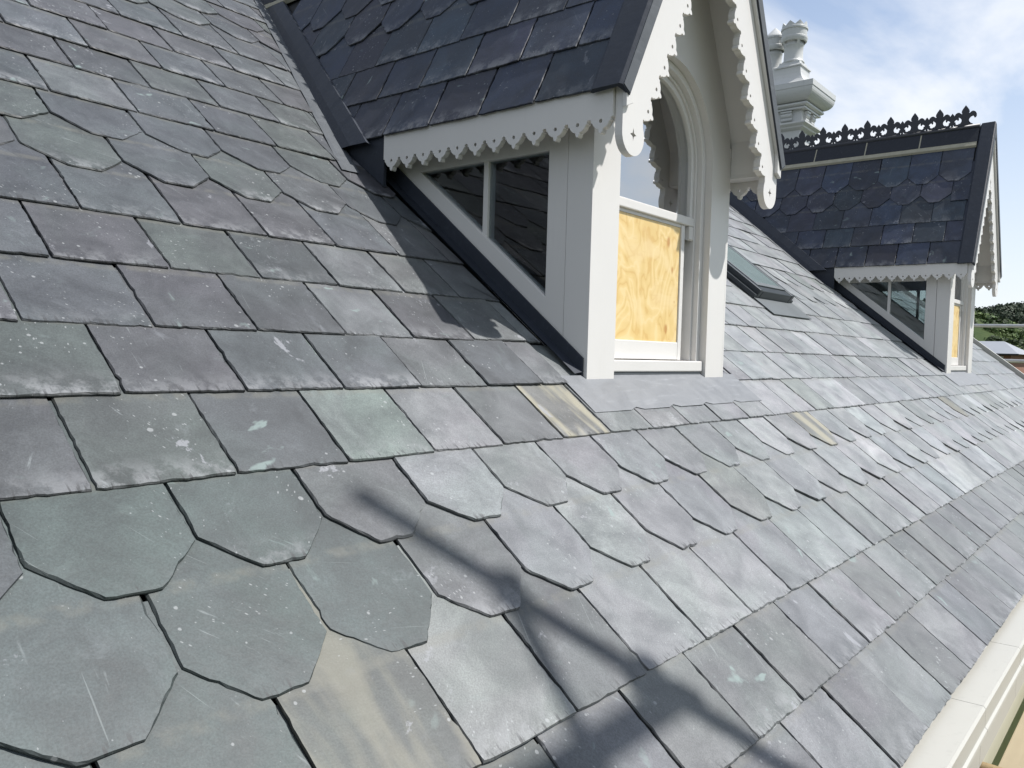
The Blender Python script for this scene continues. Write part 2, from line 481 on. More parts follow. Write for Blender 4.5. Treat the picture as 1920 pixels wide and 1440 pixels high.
def slate_verts(poly, rng, fine=True, t=ST):
    n = len(poly)
    nrm = []
    for i in range(n):
        a, b, c = poly[i-1], poly[i], poly[(i+1) % n]
        dx, dy = c[0]-a[0], c[1]-a[1]
        d = math.hypot(dx, dy) or 1
        nrm.append((-dy/d, dx/d))
    if not fine:
        vs = [(p[0]+m[0]*.0015, p[1]+m[1]*.0015, t) for p, m in zip(poly, nrm)] + [(p[0], p[1], 0.0) for p in poly]
        fs = [tuple(range(n))] + [(i, n+i, n+(i+1) % n, (i+1) % n) for i in range(n)]
        return vs, fs
    top, mid, bot = [], [], []
    run = 0.003
    for p, m in zip(poly, nrm):
        run = 0.55*run + 0.45*rng.choice((0.001, 0.001, 0.0015, 0.002, 0.004, 0.0065))
        e = run if p[1] < 0.3 else 0.001
        top.append((p[0]+m[0]*e, p[1]+m[1]*e, t*rng.uniform(0.96, 1.03)))
        mid.append((p[0]+m[0]*e*0.25, p[1]+m[1]*e*0.25, t*rng.uniform(0.35, 0.62)))
        bot.append((p[0]+m[0]*.0008, p[1]+m[1]*.0008, 0.0))
    # flat inner top so that the face itself stays even
    inn = [(p[0]+m[0]*0.009, p[1]+m[1]*0.009, t) if p[1] < 0.3 else (p[0]+m[0]*0.004, p[1]+m[1]*0.004, t) for p, m in zip(poly, nrm)]
    vs = inn + top + mid + bot
    fs = [tuple(range(n))]
    for k in range(3):
        fs += [(k*n+i, (k+1)*n+i, (k+1)*n+(i+1) % n, k*n+(i+1) % n) for i in range(n)]
    return vs, fs

PAL = {'blue': (0.041, 0.047, 0.053), 'purple': (0.042, 0.044, 0.050), 'green': (0.042, 0.050, 0.050), 'moss': (0.038, 0.050, 0.050), 'slateblue': (0.039, 0.045, 0.049),
       'grey': (0.068, 0.073, 0.077), 'pale': (0.118, 0.126, 0.132), 'mint': (0.062, 0.074, 0.072), 'mintpale': (0.088, 0.106, 0.101), 'tan': (0.080, 0.083, 0.079), 'buff': (0.050, 0.056, 0.054),
       'rgrey': (0.122, 0.129, 0.134), 'rpale': (0.152, 0.159, 0.165), 'rblue': (0.109, 0.116, 0.124), 'rgreen': (0.112, 0.121, 0.119), 'rpurple': (0.113, 0.116, 0.123),  # brightened tints for the right-hand slates, carrying the sheen as colour
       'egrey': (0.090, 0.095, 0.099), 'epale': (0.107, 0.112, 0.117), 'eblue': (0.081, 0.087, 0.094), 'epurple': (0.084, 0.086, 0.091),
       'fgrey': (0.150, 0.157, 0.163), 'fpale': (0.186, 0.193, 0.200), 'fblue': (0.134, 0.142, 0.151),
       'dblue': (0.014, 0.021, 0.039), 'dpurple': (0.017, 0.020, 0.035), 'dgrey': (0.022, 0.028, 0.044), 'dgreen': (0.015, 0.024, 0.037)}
RUST = {'tan': 0.95, 'buff': 0.36}
DORM = {'dblue': 5, 'dpurple': 3, 'dgreen': 1.2, 'dgrey': 2.5}  # dormer slate tints darkened: shade of the steep slopes put into colour
def tint(rng, weights):
    ks = list(weights); k = rng.choices(ks, [weights[q] for q in ks])[0]
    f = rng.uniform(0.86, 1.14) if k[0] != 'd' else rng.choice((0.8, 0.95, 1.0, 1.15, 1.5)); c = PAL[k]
    return tuple(x*f*rng.uniform(0.98, 1.02) for x in c) + (RUST.get(k, 0.0),)

POOL = {}
def slate_mesh(vs, fs):
    me = bpy.data.meshes.new('slate'); me.from_pydata(vs, [], fs); me.update()
    me.materials.append(MT['slate']); me.materials.append(MT['slate_edge'])
    n = len(vs)//4
    if len(fs) == 3*n+1:
        for p in me.polygons:
            if p.index > n: p.material_index = 1
    return me
def pool_mesh(kind, i, w=0.2465):
    key = (kind, i)
    if key not in POOL:
        rng = random.Random(1000+i*7+(500 if kind == 'H' else 0))
        vs, fs = slate_verts(outline(w, SLEN, kind, rng), rng)
        me = slate_mesh(vs, fs); POOL[key] = me
    return POOL[key]
def frame(o, ex, ey, en):
    m = Matrix((ex, ey, en)).transposed().to_4x4(); m.translation = o
    return m

def project(P):
    d = P.dot(_F)
    if d < 0.05: return None
    return 960+FPX*P.dot(CR)/d, 720-FPX*P.dot(CU)/d
def in_poly(x, y, pg):
    r = False
    for i in range(len(pg)):
        (x0, y0), (x1, y1) = pg[i-1], pg[i]
        if (y0 > y) != (y1 > y) and x < (x1-x0)*(y-y0)/(y1-y0)+x0: r = not r
    return r

# dormer constants (near one)
XC, HW, YF, YB = 2.677, 0.502, 1.487, 1.326
DZ0, DK = 2.0, 1.95                           # slope surface z = DZ0 - DK*|x-XC|
D2 = 5.15
ZB = -0.085
def valley_x(y): return XC - (DZ0-roofz(y))/DK

# ------------------------------------------------------------------ house: roof
house = empty('house', (4.5, 4.4, -9.0), 'long house whose grey slate roof with bands of clipped slates fills the foreground', 'house')
X_L, X_R, Y_RIDGE = -2.6, 10.74, 4.40
ZR = roofz(Y_RIDGE)
roof = MB()
dn = EN*(-0.036)
def rp(x, y, n=0.0): return Vector((x, y, roofz(y))) + EN*n
p0 = [rp(X_L, 0.40, -0.045), rp(X_R, 0.40, -0.045), rp(X_R, Y_RIDGE, -0.045), rp(X_L, Y_RIDGE, -0.045)]
p1 = [Vector((X_R, 2*Y_RIDGE-0.4, roofz(0.4)-0.05)), Vector((X_L, 2*Y_RIDGE-0.4, roofz(0.4)-0.05))]
roof.add(p0 + p1, [(0, 1, 2, 3), (3, 2, 4, 5)])
roof = roof.build('roof', 'deck', house)

J = {  # measured positions of the joints
 'E0': (0.441, 'S', [2.171, 2.435, 2.681, 2.946, 3.185, 3.435]),
 'E1': (0.616, 'S', [1.802, 2.044, 2.296, 2.543, 2.805, 3.055, 3.304, 3.557, 3.82]),
 'E2': (0.788, 'S', [0.912, 1.161, 1.405, 1.659, 1.909, 2.169, 2.426, 2.664, 2.921]),
 'H1': (0.962, 'H', [0.555, 0.798, 1.042, 1.297, 1.540, 1.793]),
 'H2': (1.133, 'H', [0.421, 0.671, 0.922, 1.177, 1.428, 1.677]),
 'S1': (1.297, 'S', [0.558, 0.806, 1.059, 1.305, 1.547, 1.802, 2.04]),
 'S2': (1.474, 'S', [0.683, 0.934, 1.185, 1.428, 1.683, 1.931]),
 'S3': (1.637, 'S', [0.569, 0.82, 1.063, 1.316, 1.554, 1.798, 2.051]),
 'S4': (1.816, 'S', [0.69, 0.945, 1.187, 1.434, 1.68, 1.92, 2.188]),
 'S5': (1.989, 'S', [0.818, 1.068, 1.32, 1.556, 1.811, 2.048]),
 'H3': (2.154, 'H', [0.765, 1.019, 1.271, 1.522, 1.778]),
 'H4': (2.324, 'H', [0.900, 1.157, 1.408, 1.663]),
 'T1': (2.498, 'S', [0.943, 1.193, 1.449, 1.688, 1.945]),
 'T2': (2.679, 'S', [1.081, 1.322, 1.571, 1.821, 2.070]),
 'T3': (2.848, 'S', [1.195, 1.446, 1.693, 1.951]),
 'T4': (3.030, 'S', [1.336, 1.582, 1.839, 2.081]),
 'T5': (3.203, 'S', [1.458, 1.711, 1.965, 2.217]),
 'H5': (3.385, 'H', [1.690, 1.977, 2.223]),
 'H6': (3.555, 'H', [1.810, 2.106]),
 'U1': (3.728, 'S', [1.95]), 'U2': (3.902, 'S', [2.07]), 'U3': (4.075, 'S', [1.95]), 'U4': (4.248, 'S', [2.07]),
}
SPECIAL = [  # (course, x near the slate's middle, tint)
 ('S1', 1.92, 'tan'), ('S1', 0.68, 'green'), ('S1', 0.93, 'slateblue'), ('S1', 1.18, 'mintpale'), ('S1', 1.43, 'rpurple'), ('S1', 1.67, 'grey'),
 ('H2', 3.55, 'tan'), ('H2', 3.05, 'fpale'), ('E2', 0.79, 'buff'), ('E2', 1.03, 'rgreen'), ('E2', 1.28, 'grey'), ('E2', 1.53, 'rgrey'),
 ('H1', 0.92, 'moss'), ('H1', 1.17, 'grey'), ('H1', 1.42, 'rblue'), ('H1', 0.68, 'moss'), ('H2', 0.55, 'moss'), ('H2', 0.80, 'moss'), ('H2', 1.05, 'grey'),
 ('S2', 0.80, 'purple'), ('S2', 1.05, 'blue'), ('S3', 0.69, 'blue'), ('S4', 0.82, 'purple'), ('S5', 0.94, 'blue'), ('S5', 1.2, 'purple'), ('S5', 1.45, 'purple'), ('H3', 0.9, 'green'),
 ('H2', 6.3, 'buff'),
]
D1POLY = [(735, 300), (790, 215), (1180, 0), (1430, 0), (1468, 320), (1362, 385), (1353, 700), (1104, 705)]
D2POLY = [(1560, 520), (1470, 300), (1850, 240), (1875, 530), (1820, 690), (1775, 690)]
rng = random.Random(7)
slates = []
for ci, (cn, (yt, kind, js)) in enumerate(J.items()):
    joints = list(js)
    while joints[0] > X_L: joints.insert(0, joints[0]-0.25+rng.uniform(-.006, .006))
    while joints[-1] < X_R-0.12: joints.append(joints[-1]+0.25+rng.uniform(-.007, .007))
    joints[-1] = min(joints[-1], X_R)
    if joints[-1]-joints[-2] < 0.1: joints.pop(-2)
    joints[-1] = X_R
    for a, b in zip(joints[:-1], joints[1:]):
        gap = rng.uniform(0.0022, 0.0052)
        w = b-a-gap
        mid = (a+b)/2
        clips = []
        skip = False
        st = yt/math.cos(TH)
        if yt > 1.40:
            for D in (0.0, D2):
                if yt < 1.5: xl, xr = 2.062+D, 3.300+D
                elif yt < 2.45: xl, xr = 2.118+D, 3.236+D
                else:
                    # valley half-planes in local (u,v)
                    if yt > 4.1: continue
                    sl = 1/DK*B0*math.cos(TH)                  # dX per metre along the slope
                    off = 0.052
                    xv = valley_x(yt)-off+D
                    if mid < XC+D:
                        if b > xv-0.02: clips.append((1.0, -sl, xv-a))
                    else:
                        xv = 2*(XC+D)-xv
                        if a < xv+0.02: clips.append((-1.0, -sl, -(xv-a)))
                    continue
                if mid < XC+D and b > xl: clips.append((1.0, 0.0, xl-a))
                elif mid >= XC+D and a < xr: clips.append((-1.0, 0.0, -(xr-a)))
        if 4.90 < mid < 5.36 and 2.12 < yt < 2.60: continue      # under the roof window
        # weights of colour by place: paler rightwards, roof sheen put into the tints
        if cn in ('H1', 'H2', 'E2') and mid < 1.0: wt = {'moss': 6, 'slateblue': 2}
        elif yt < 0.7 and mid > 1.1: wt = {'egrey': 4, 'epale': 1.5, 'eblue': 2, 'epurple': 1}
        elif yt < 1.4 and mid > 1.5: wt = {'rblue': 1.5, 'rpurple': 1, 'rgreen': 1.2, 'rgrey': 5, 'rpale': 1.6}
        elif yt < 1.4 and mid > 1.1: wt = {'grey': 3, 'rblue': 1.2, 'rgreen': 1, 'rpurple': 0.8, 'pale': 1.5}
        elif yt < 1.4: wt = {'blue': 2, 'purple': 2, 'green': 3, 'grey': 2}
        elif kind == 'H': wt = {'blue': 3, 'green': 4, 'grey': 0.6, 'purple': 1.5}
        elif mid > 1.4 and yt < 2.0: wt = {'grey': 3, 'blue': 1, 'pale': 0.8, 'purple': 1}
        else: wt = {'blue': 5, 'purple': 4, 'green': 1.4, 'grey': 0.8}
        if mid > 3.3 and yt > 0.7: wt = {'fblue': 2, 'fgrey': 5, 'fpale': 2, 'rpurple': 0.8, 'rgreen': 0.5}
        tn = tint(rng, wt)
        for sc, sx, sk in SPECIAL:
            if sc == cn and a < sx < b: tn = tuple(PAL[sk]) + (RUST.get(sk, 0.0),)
        O = Vector((a+gap/2, yt, roofz(yt)))
        # rank: size of the exposed face in the picture
        q = [project(Vector((x, y, roofz(y)))) for x, y in ((a, yt), (b, yt), (b, yt+.17), (a, yt+.17))]
        rank = 0.0
        if all(q):
            cxp, cyp = sum(i[0] for i in q)/4, sum(i[1] for i in q)/4
            vis = [i for i in q if -10 < i[0] < 1930 and -10 < i[1] < 1450]
            if vis and not in_poly(cxp, cyp, D1POLY) and not in_poly(cxp, cyp, D2POLY):
                rank = abs(area(q)) * len(vis)/4
        slates.append(dict(c=cn, k=kind, a=a, w=w, O=O, clips=clips, tint=tn, rank=rank, lift=rng.uniform(0, .0018), rz=rng.gauss(0, .0035), rx=rng.gauss(0, .0035), ry=rng.gauss(0, .007), seed=rng.randrange(10**6)))
order = sorted(range(len(slates)), key=lambda i: -slates[i]['rank'])
near = set(order[:300])
TAU = ST/GAUGE
fv, ff, fc = [], [], []
for i, s in enumerate(slates):
    r = random.Random(s['seed'])
    ey = (ES - EN*TAU).normalized(); en = Vector((1, 0, 0)).cross(ey)
    rot = Matrix.Rotation(s['rz'], 3, en) @ Matrix.Rotation(s['ry'], 3, ey) @ Matrix.Rotation(-abs(s['rx'])*0.6, 3, 'X')
    m = frame(s['O'] + en*(s['lift']-ST), rot @ Vector((1, 0, 0)), rot @ ey, rot @ en)
    if i in near:
        if s['clips']:
            poly = outline(s['w'], SLEN, s['k'], r)
            for c in s['clips']: poly = clip_half(poly, *c)
            if len(poly) < 4 or area(poly) < 0.004: continue
            vs, fs = slate_verts(poly, r)
            me = slate_mesh(vs, fs)
        else:
            me = pool_mesh(s['k'], r.randrange(16))
            m = m @ Matrix.Diagonal((s['w']/0.2465, 1, 1, 1))
        o = bpy.data.objects.new('slate', me)
        o.matrix_basis = m; o.color = s['tint']
        link(o, roof)
    else:
        poly = outline(s['w'], SLEN, s['k'], r, False)
        for c in s['clips']: poly = clip_half(poly, *c)
        if len(poly) < 3 or area(poly) < 0.004: continue
        vs, fs = slate_verts(poly, r, False)
        k = len(fv); fv += [m @ Vector(v) for v in vs]; ff += [tuple(j+k for j in f) for f in fs]; fc += [s['tint']]*len(vs)
def field_obj(name, fv, ff, fc, parent):
    o = mesh_obj(name, fv, ff, 'slate_field', parent)
    ca = o.data.color_attributes.new('tint', 'FLOAT_COLOR', 'POINT')
    ca.data.foreach_set('color', [x for c in fc for x in c])
    o['kind'] = 'stuff'
    return o
field_obj('slate_field', fv, ff, fc, roof)

# main ridge
n = 0; x = X_L
while x < X_R-0.3:
    pr = [(-0.13, -0.105), (0, 0.0), (0.13, -0.105), (0.13, -0.125), (0, -0.02), (-0.13, -0.125)]
    MB().prism(pr, lambda p, q, t: (t, Y_RIDGE+p, ZR+0.045+q), x, min(x+0.445, X_R)).build('ridge_tile', 'ridge', roof)
    x += 0.45
MB().prism([(-0.15, -0.125), (0, -0.01), (0.15, -0.125), (0.15, -0.16), (0, -0.08), (-0.15, -0.16)], lambda p, q, t: (t, Y_RIDGE+p, ZR+0.04+q), X_L, X_R-0.01).build('ridge_mortar', 'mortar', roof)

# valley strips of lead on the main roof (both dormers, both sides), cheek soakers and front apron
for D in (0.0, D2):
    for sg in (-1, 1):
        ys = [2.44+i*0.0865 for i in range(20)]
        vs, fs = [], []
        for y in ys:
            if y > 4.16: y = 4.16
            xv = valley_x(y)
            for dx, nn in ((0.02, 0.003), (-0.03, 0.003), (-0.045, 0.003), (-0.062, 0.001)):
                vs.append(rp(XC+D+(xv+dx-XC)*(-sg if sg > 0 else 1), y, nn+0.0015*math.sin(y*23+dx*60)))
        for i in range(len(ys)-1):
            for j in range(3): fs.append((i*4+j, i*4+j+1, i*4+5+j, i*4+4+j))
        mesh_obj('valley_flashing', vs, fs, 'lead', roof)
    # apron: one lead sheet with small nicks along its lower edge
    r = random.Random(3)
    xs = [2.050+i*0.0418 for i in range(31)]
    bot, mid_, top = [], [], []
    for i, x in enumerate(xs):
        nick = 0.012 if i in (6, 12, 18, 24) else 0.0
        bot.append(rp(x+D, 1.366+nick*0.8, 0.0012+r.uniform(0, .0008)))
        mid_.append(rp(x+D, 1.402, 0.0012+r.uniform(0, .0008)))
        top.append(rp(x+D, 1.503, 0.0005+r.uniform(0, .001)))
    k = len(xs)
    ob = mesh_obj('apron_flashing', bot+mid_+top, [(j*k+i, j*k+i+1, j*k+k+i+1, j*k+k+i) for i in range(k-1) for j in range(2)], 'apron', roof)
    sol = ob.modifiers.new('sheet', 'SOLIDIFY'); sol.thickness = 0.0016; sol.offset = -1
    MB().box(XC+D-0.33, XC+D+0.33, YF+0.016, YF+0.022, -0.10, -0.060).build('apron_upstand', 'lead', roof)

# verge board at the far gable end
vb = MB().prism([(0.36, roofz(0.36)+0.055), (Y_RIDGE, ZR+0.055), (Y_RIDGE, ZR-0.25), (0.36, roofz(0.36)-0.25)], lambda p, q, t: (t, p, q), X_R+0.005, X_R+0.06)
vb.prism([(2*Y_RIDGE-0.36, roofz(0.36)+0.055), (Y_RIDGE, ZR+0.055), (Y_RIDGE, ZR-0.25), (2*Y_RIDGE-0.36, roofz(0.36)-0.25)], lambda p, q, t: (t, p, q), X_R+0.005, X_R+0.06)
vb.build('verge_board', 'gutter', house)

# walls under the roof
wl = MB()
wl.prism([(0.56, -9.0), (0.56, roofz(0.56)-0.10), (Y_RIDGE, ZR-0.12), (2*Y_RIDGE-0.56, roofz(0.56)-0.10), (2*Y_RIDGE-0.56, -9.0)], lambda p, q, t: (t, p, q), X_L+0.1, X_R-0.02)
wl.build('wall', 'render', house)

# gutter in sections
def gut_profile():
    return [(0.470, -0.918), (0.372, -0.916), (0.366, -0.922), (0.366, -0.972), (0.360, -0.977), (0.359, -0.985), (0.363, -0.991), (0.374, -0.993), (0.374, -1.085), (0.40, -1.11), (0.58, -1.11), (0.58, -1.0), (0.47, -0.96)]
x = -1.2
gl = [0.62, 0.61, 0.60, 0.61]
k = 0
while x < X_R:
    L = gl[k % 4]; k += 1
    MB().prism(gut_profile(), lambda p, q, t: (t, p, q), x+0.0012, min(x+L, X_R+0.05)-0.0012).build('gutter_section', 'gutter', house)
    x += L

# ------------------------------------------------------------------ dormer
def tooth(rev=False):
    h = [(0.0, 0.0), (0.045, 0.012), (0.08, 0.06), (0.09, 0.13), (0.08, 0.20), (0.105, 0.245), (0.14, 0.26), (0.165, 0.36), (0.205, 0.47), (0.26, 0.565), (0.32, 0.64), (0.375, 0.675), (0.41, 0.70), (0.415, 0.78), (0.43, 0.88), (0.46, 0.965), (0.5, 1.0)]
    return h + [(1-x, y) for x, y in h[-2::-1]]
def circle(cx, cy, r, n=14, ph=0.0):
    return [(cx+r*math.cos(ph+2*PI*i/n), cy+r*math.sin(ph+2*PI*i/n)) for i in range(n)]

def make_dormer():
    root = empty('dormer', (XC, YF, ZB), '', 'dormer')
    rng = random.Random(21)
    zr = lambda x: DZ0-DK*abs(x-XC)
    # ---- front wall with arched opening
    def ring(ow_o, ow_i, y0, y1, zb, outer=None):
        za = 0.75
        angs = [PI*i/36 for i in range(37)]
        if outer:
            angs += [PI/2-math.atan2(HW-.0123, zr(XC+HW-.0123)-0.12-za), PI/2+math.atan2(HW-.0123, zr(XC+HW-.0123)-0.12-za)]
            angs.sort()
        inn = [(ow_i, zb)] + [(ow_i*math.cos(a), za+ow_i*math.sin(a)) for a in angs] + [(-ow_i, zb)]
        out = [(ow_o, zb)]
        for a in angs:
            if not outer: out.append((ow_o*math.cos(a), za+ow_o*math.sin(a)))
            else:
                c, s = math.cos(a), math.sin(a)
                t1 = (HW-0.0123)/abs(c) if abs(c) > 1e-6 else 9
                t2 = (DZ0-0.12-za)/(s+DK*abs(c)) if s+DK*abs(c) > 0 else 9
                t = min(t1, t2); out.append((t*c, za+t*s))
        out.append((-ow_o, zb))
        n = len(inn)
        vs = [(XC+p[0], y, p[1]) for y in (y0, y1) for p in inn+out]
        fs = []
        for i in range(n-1):
            fs += [(i, n+i, n+i+1, i+1), (2*n+i, 2*n+i+1, 3*n+i+1, 3*n+i), (i, i+1, 2*n+i+1, 2*n+i), (n+i, 3*n+i, 3*n+i+1, n+i+1)]
        fs += [(0, 2*n, 3*n, n), (n-1, 2*n-1, 4*n-1, 3*n-1)]
        return MB().add(vs, fs)
    ring(HW-0.0123, 0.340, YF, YF+0.052, ZB, True).build('front_wall', 'paint', root)
    win = ring(0.3395, 0.312, YF+0.030, YF+0.130, -0.06).build('window', 'paint', root, bevel=0.003)
    ring(0.3115, 0.300, YF+0.052, YF+0.115, -0.02).build('bead', 'paint', win, bevel=0.002)
    # upper sash: arch ring, meeting rail with horns, pane
    za = 0.75
    up = MB()
    angs = [PI*i/36 for i in range(37)]
    ri, ro, zb = 0.278, 0.2995, 0.52
    inn = [(ri, zb)] + [(ri*math.cos(a), za+ri*math.sin(a)) for a in angs] + [(-ri, zb)]
    out = [(ro, zb)] + [(ro*math.cos(a), za+ro*math.sin(a)) for a in angs] + [(-ro, zb)]
    n = len(inn)
    y0, y1 = YF+0.060, YF+0.098
    vs = [(XC+q[0], y, q[1]) for y in (y0, y1) for q in inn+out]
    fs = []
    for i in range(n-1):
        fs += [(i, n+i, n+i+1, i+1), (2*n+i, 2*n+i+1, 3*n+i+1, 3*n+i), (i, i+1, 2*n+i+1, 2*n+i), (n+i, 3*n+i, 3*n+i+1, n+i+1)]
    up.add(vs, fs)
    up.build('sash_frame', 'paint', win, bevel=0.003)
    MB().box(XC-0.2985, XC+0.2985, YF+0.052, YF+0.100, 0.515, 0.550).build('meeting_rail', 'paint', win, bevel=0.004)
    for sg in (-1, 1):
        hp = [(0, 0), (0.038, 0), (0.038, -0.012), (0.034, -0.022), (0.026, -0.03), (0.022, -0.042), (0.016, -0.052), (0.006, -0.055), (0, -0.05)]
        MB().prism(hp, lambda p, q, t: (XC+sg*(0.298-t), YF+0.054+p, 0.514+q), 0.0, 0.034).build('sash_horn', 'paint', win)
    gp = [(0.279, 0.545)] + [(0.280*math.cos(a), za+0.280*math.sin(a)) for a in angs] + [(-0.279, 0.545)]
    MB().prism(gp, lambda p, q, t: (XC+p, t, q), YF+0.076, YF+0.082).build('pane', 'glass_front', win)
    # a dark sheet painting the unlit room behind the glass and a brass catch on the inner stile
    MB().prism(gp, lambda p, q, t: (XC+p*1.05, t, q), YF+0.22, YF+0.23).build('unlit_room_sheet', 'dark', win)
    # lower light: plywood sheet, bottom rail, sill
    MB().box(XC-0.299, XC+0.212, YF+0.066, YF+0.078, 0.052, 0.502).build('plywood_sheet', 'ply', win)
    MB().box(XC-0.299, XC+0.2995, YF+0.118, YF+0.126, -0.02, 0.56).build('backing_board', 'paint', win)
    MB().box(XC-0.299, XC+0.2125, YF+0.064, YF+0.090, 0.503, 0.5145).build('head_strip', 'paint', win)
    MB().box(XC+0.2130, XC+0.240, YF+0.060, YF+0.117, -0.018, 0.514).build('sash_stile', 'paint', win, bevel=0.002)
    MB().box(XC+0.2405, XC+0.262, YF+0.084, YF+0.117, -0.018, 0.514).build('parting_bead', 'paint', win, bevel=0.002)
    MB().box(XC-0.299, XC+0.2120, YF+0.060, YF+0.117, -0.017, 0.0515).build('bottom_rail', 'paint', win, bevel=0.003)
    MB().box(XC-0.338, XC+0.338, YF+0.012, YF+0.130, -0.062, -0.0205).build('sill', 'paint', win, bevel=0.004)
    # ---- cheeks
    zrake = lambda y: -0.006+0.789*(y-1.505)
    for sg in (-1, 1):
        fx = lambda t: XC+sg*(HW-t)
        MB().prism([(YF-0.0002, ZB), (YF+0.099, roofz(YF+.1)-.04), (YF+0.099, 0.86), (YF-0.0002, 0.86)], lambda p, q, t: (fx(t), p, q), 0.0, 0.012).build('corner_board', 'paint', root)
        cw = MB().plate([[(YF+0.102, zrake(YF+0.102)-0.10), (2.66, zrake(2.66)-0.10), (2.66, 0.86), (YF+0.102, 0.86)],
                         [(1.668, 0.672), (2.283, 0.672), (1.668, 0.187)]], lambda p, q, t: (fx(t), p, q), 0.002, 0.046)
        cw = cw.build('cheek_window', 'paint', root, bevel=0.002)
        MB().box(min(fx(0.008), fx(0.040)), max(fx(0.008), fx(0.040)), 1.943, 1.965, 0.38, 0.674).build('mullion', 'paint', cw, bevel=0.002)
        MB().prism([(1.660, 0.676), (2.29, 0.676), (1.660, 0.178)], lambda p, q, t: (fx(t), p, q), 0.020, 0.026).build('pane', 'glass_side', cw)
        # raking lead flashing against the roof
        fl = MB().prism([(YF+0.012, zrake(YF+.012)-0.085), (YF+0.012, zrake(YF+.012)-0.006), (2.50, zrake(2.50)), (2.50, zrake(2.50)-0.10)], lambda p, q, t: (fx(t), p, q), -0.010, -0.003)
        fl.add([(fx(-0.003), YF+.012, roofz(YF+.012)+.016), (fx(-0.003), 2.5, roofz(2.5)+.016), (fx(-0.050), 2.5, roofz(2.5)+.010), (fx(-0.050), YF+.012, roofz(YF+.012)+.010)], [(0, 1, 2, 3)])
        fl.build('cheek_flashing', 'navy', root)
    # ---- roof slopes
    NX = DK/math.hypot(1, DK); NZ = 1/math.hypot(1, DK)
    for sg in (-1, 1):
        ex, ez = 0.636, zr(XC+0.636)
        def sp(d, y, nn):      # d: distance from centre, nn: normal offset
            return (XC+sg*(d+nn*NX), y, DZ0-DK*d+nn*NZ)
        yv = lambda d: (DZ0-DK*d-A0)/B0
        t0, t1 = -0.062, -0.030
        ds = (0.585, 0.0)
        vs = [sp(ds[0], YB+0.026, t0), sp(ds[0], yv(ds[0])+0.1, t0), (XC, yv(0)+0.05, DZ0-0.062/NZ), (XC, YB+0.026, DZ0-0.062/NZ),
              sp(ds[0], YB+0.026, t1), sp(ds[0], yv(ds[0])+0.1, t1), (XC, yv(0)+0.05, DZ0-0.030/NZ), (XC, YB+0.026, DZ0-0.030/NZ)]
        slope = MB().add(vs, [(3, 2, 1, 0), (4, 5, 6, 7), (0, 1, 5, 4), (1, 2, 6, 5), (3, 0, 4, 7)]).build('roof_slope', 'paint', root)
        # dark sheet over the boarding
        vs = [sp(0.598, YB+0.03, -0.022), sp(0.598, yv(0.598)+.05, -0.022), (XC, yv(0), DZ0-0.022/NZ), (XC, YB+0.03, DZ0-0.022/NZ)]
        mesh_obj('underlay', vs, [(0, 1, 2, 3)], 'deck', slope)
        # slates
        rows = [(0.798, 'S', 0.10), (0.985, 'S', 0.0), (1.162, 'S', 0.125), (1.337, 'H', 0.0), (1.518, 'H', 0.125)]
        sl = math.hypot(1, 1/DK)
        v_ax = Vector((-sg*NZ, 0, NX)); n_ax = Vector((sg*NX, 0, NZ)); u_ax = v_ax.cross(n_ax)
        fv, ff, fc = [], [], []
        g = 0.178/NX; tau = ST/g
        for zi, (zt, kind, off) in enumerate(rows):
            nxt = rows[zi+1][0] if zi < 4 else 1.80
            d = (DZ0-zt)/DK
            y = 1.435 - (0.125-off) if sg < 0 else 1.435-(0.125-off)
            L = min(0.40, (1.90-zt)/NX)
            while True:
                w0 = 0.2435+rng.uniform(-.005, .005)
                yb = yv(d)                                       # valley at this height
                if y > yb+0.02: break
                gap = 0.003
                y_lo = max(y, 1.37)
                w = (y+w0-gap)-y_lo
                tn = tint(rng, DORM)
                poly = outline(w, L, kind if w > 0.2 else 'S', rng, sg < 0)
                # valley clip: keep a strip clear
                dydv = NX/B0                                    # dY of the valley per metre up the slope
                if sg < 0:   # u runs towards -y from the back edge
                    ub = y+w0-gap
                    # y = ub-u ; keep y <= yb + dydv*v - 0.085*sqrt(1+dydv^2)
                    poly = clip_half(poly, -1.0, -dydv, yb-ub-0.075*math.hypot(1, dydv))
                    O = Vector((XC+sg*d, ub, zt))
                else:
                    poly = clip_half(poly, 1.0, -dydv, yb-y_lo-0.075*math.hypot(1, dydv))
                    O = Vector((XC+sg*d, y_lo, zt))
                y += w0
                if len(poly) < 3 or area(poly) < 0.004: continue
                ey = (v_ax-n_ax*tau).normalized(); en = u_ax.cross(ey)
                R = Matrix.Rotation(rng.gauss(0, .003), 3, en) @ Matrix.Rotation(rng.gauss(0, .006), 3, ey)
                m = frame(O+en*(rng.uniform(0, .002)-ST), R @ u_ax, R @ ey, R @ en)
                vs, fs = slate_verts(poly, rng, sg < 0)
                if sg < 0:
                    me = slate_mesh(vs, fs)
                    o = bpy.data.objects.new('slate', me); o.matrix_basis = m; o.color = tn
                    link(o, slope)
                else:
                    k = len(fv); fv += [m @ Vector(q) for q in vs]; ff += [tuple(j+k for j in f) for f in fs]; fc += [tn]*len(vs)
        if sg > 0: field_obj('slate_field', fv, ff, fc, slope)
        # navy valley trough on the dormer side
        vs, fs = [], []
        N = 18
        for i in range(N+1):
            d = 0.628*(1-i/N)
            wv = 0.115
            vs += [sp(d, yv(d)+0.03, 0.004), sp(d, yv(d)-wv*0.5, 0.010), sp(d, yv(d)-wv*1.35, 0.010), sp(d, yv(d)-wv*1.42, -0.006)]
        for i in range(N):
            for j in range(3): fs.append((i*4+j, i*4+j+1, i*4+5+j, i*4+4+j))
        mesh_obj('valley_trough', vs, fs, 'navy', slope)
        # verge capping along the front rake
        cp = MB()
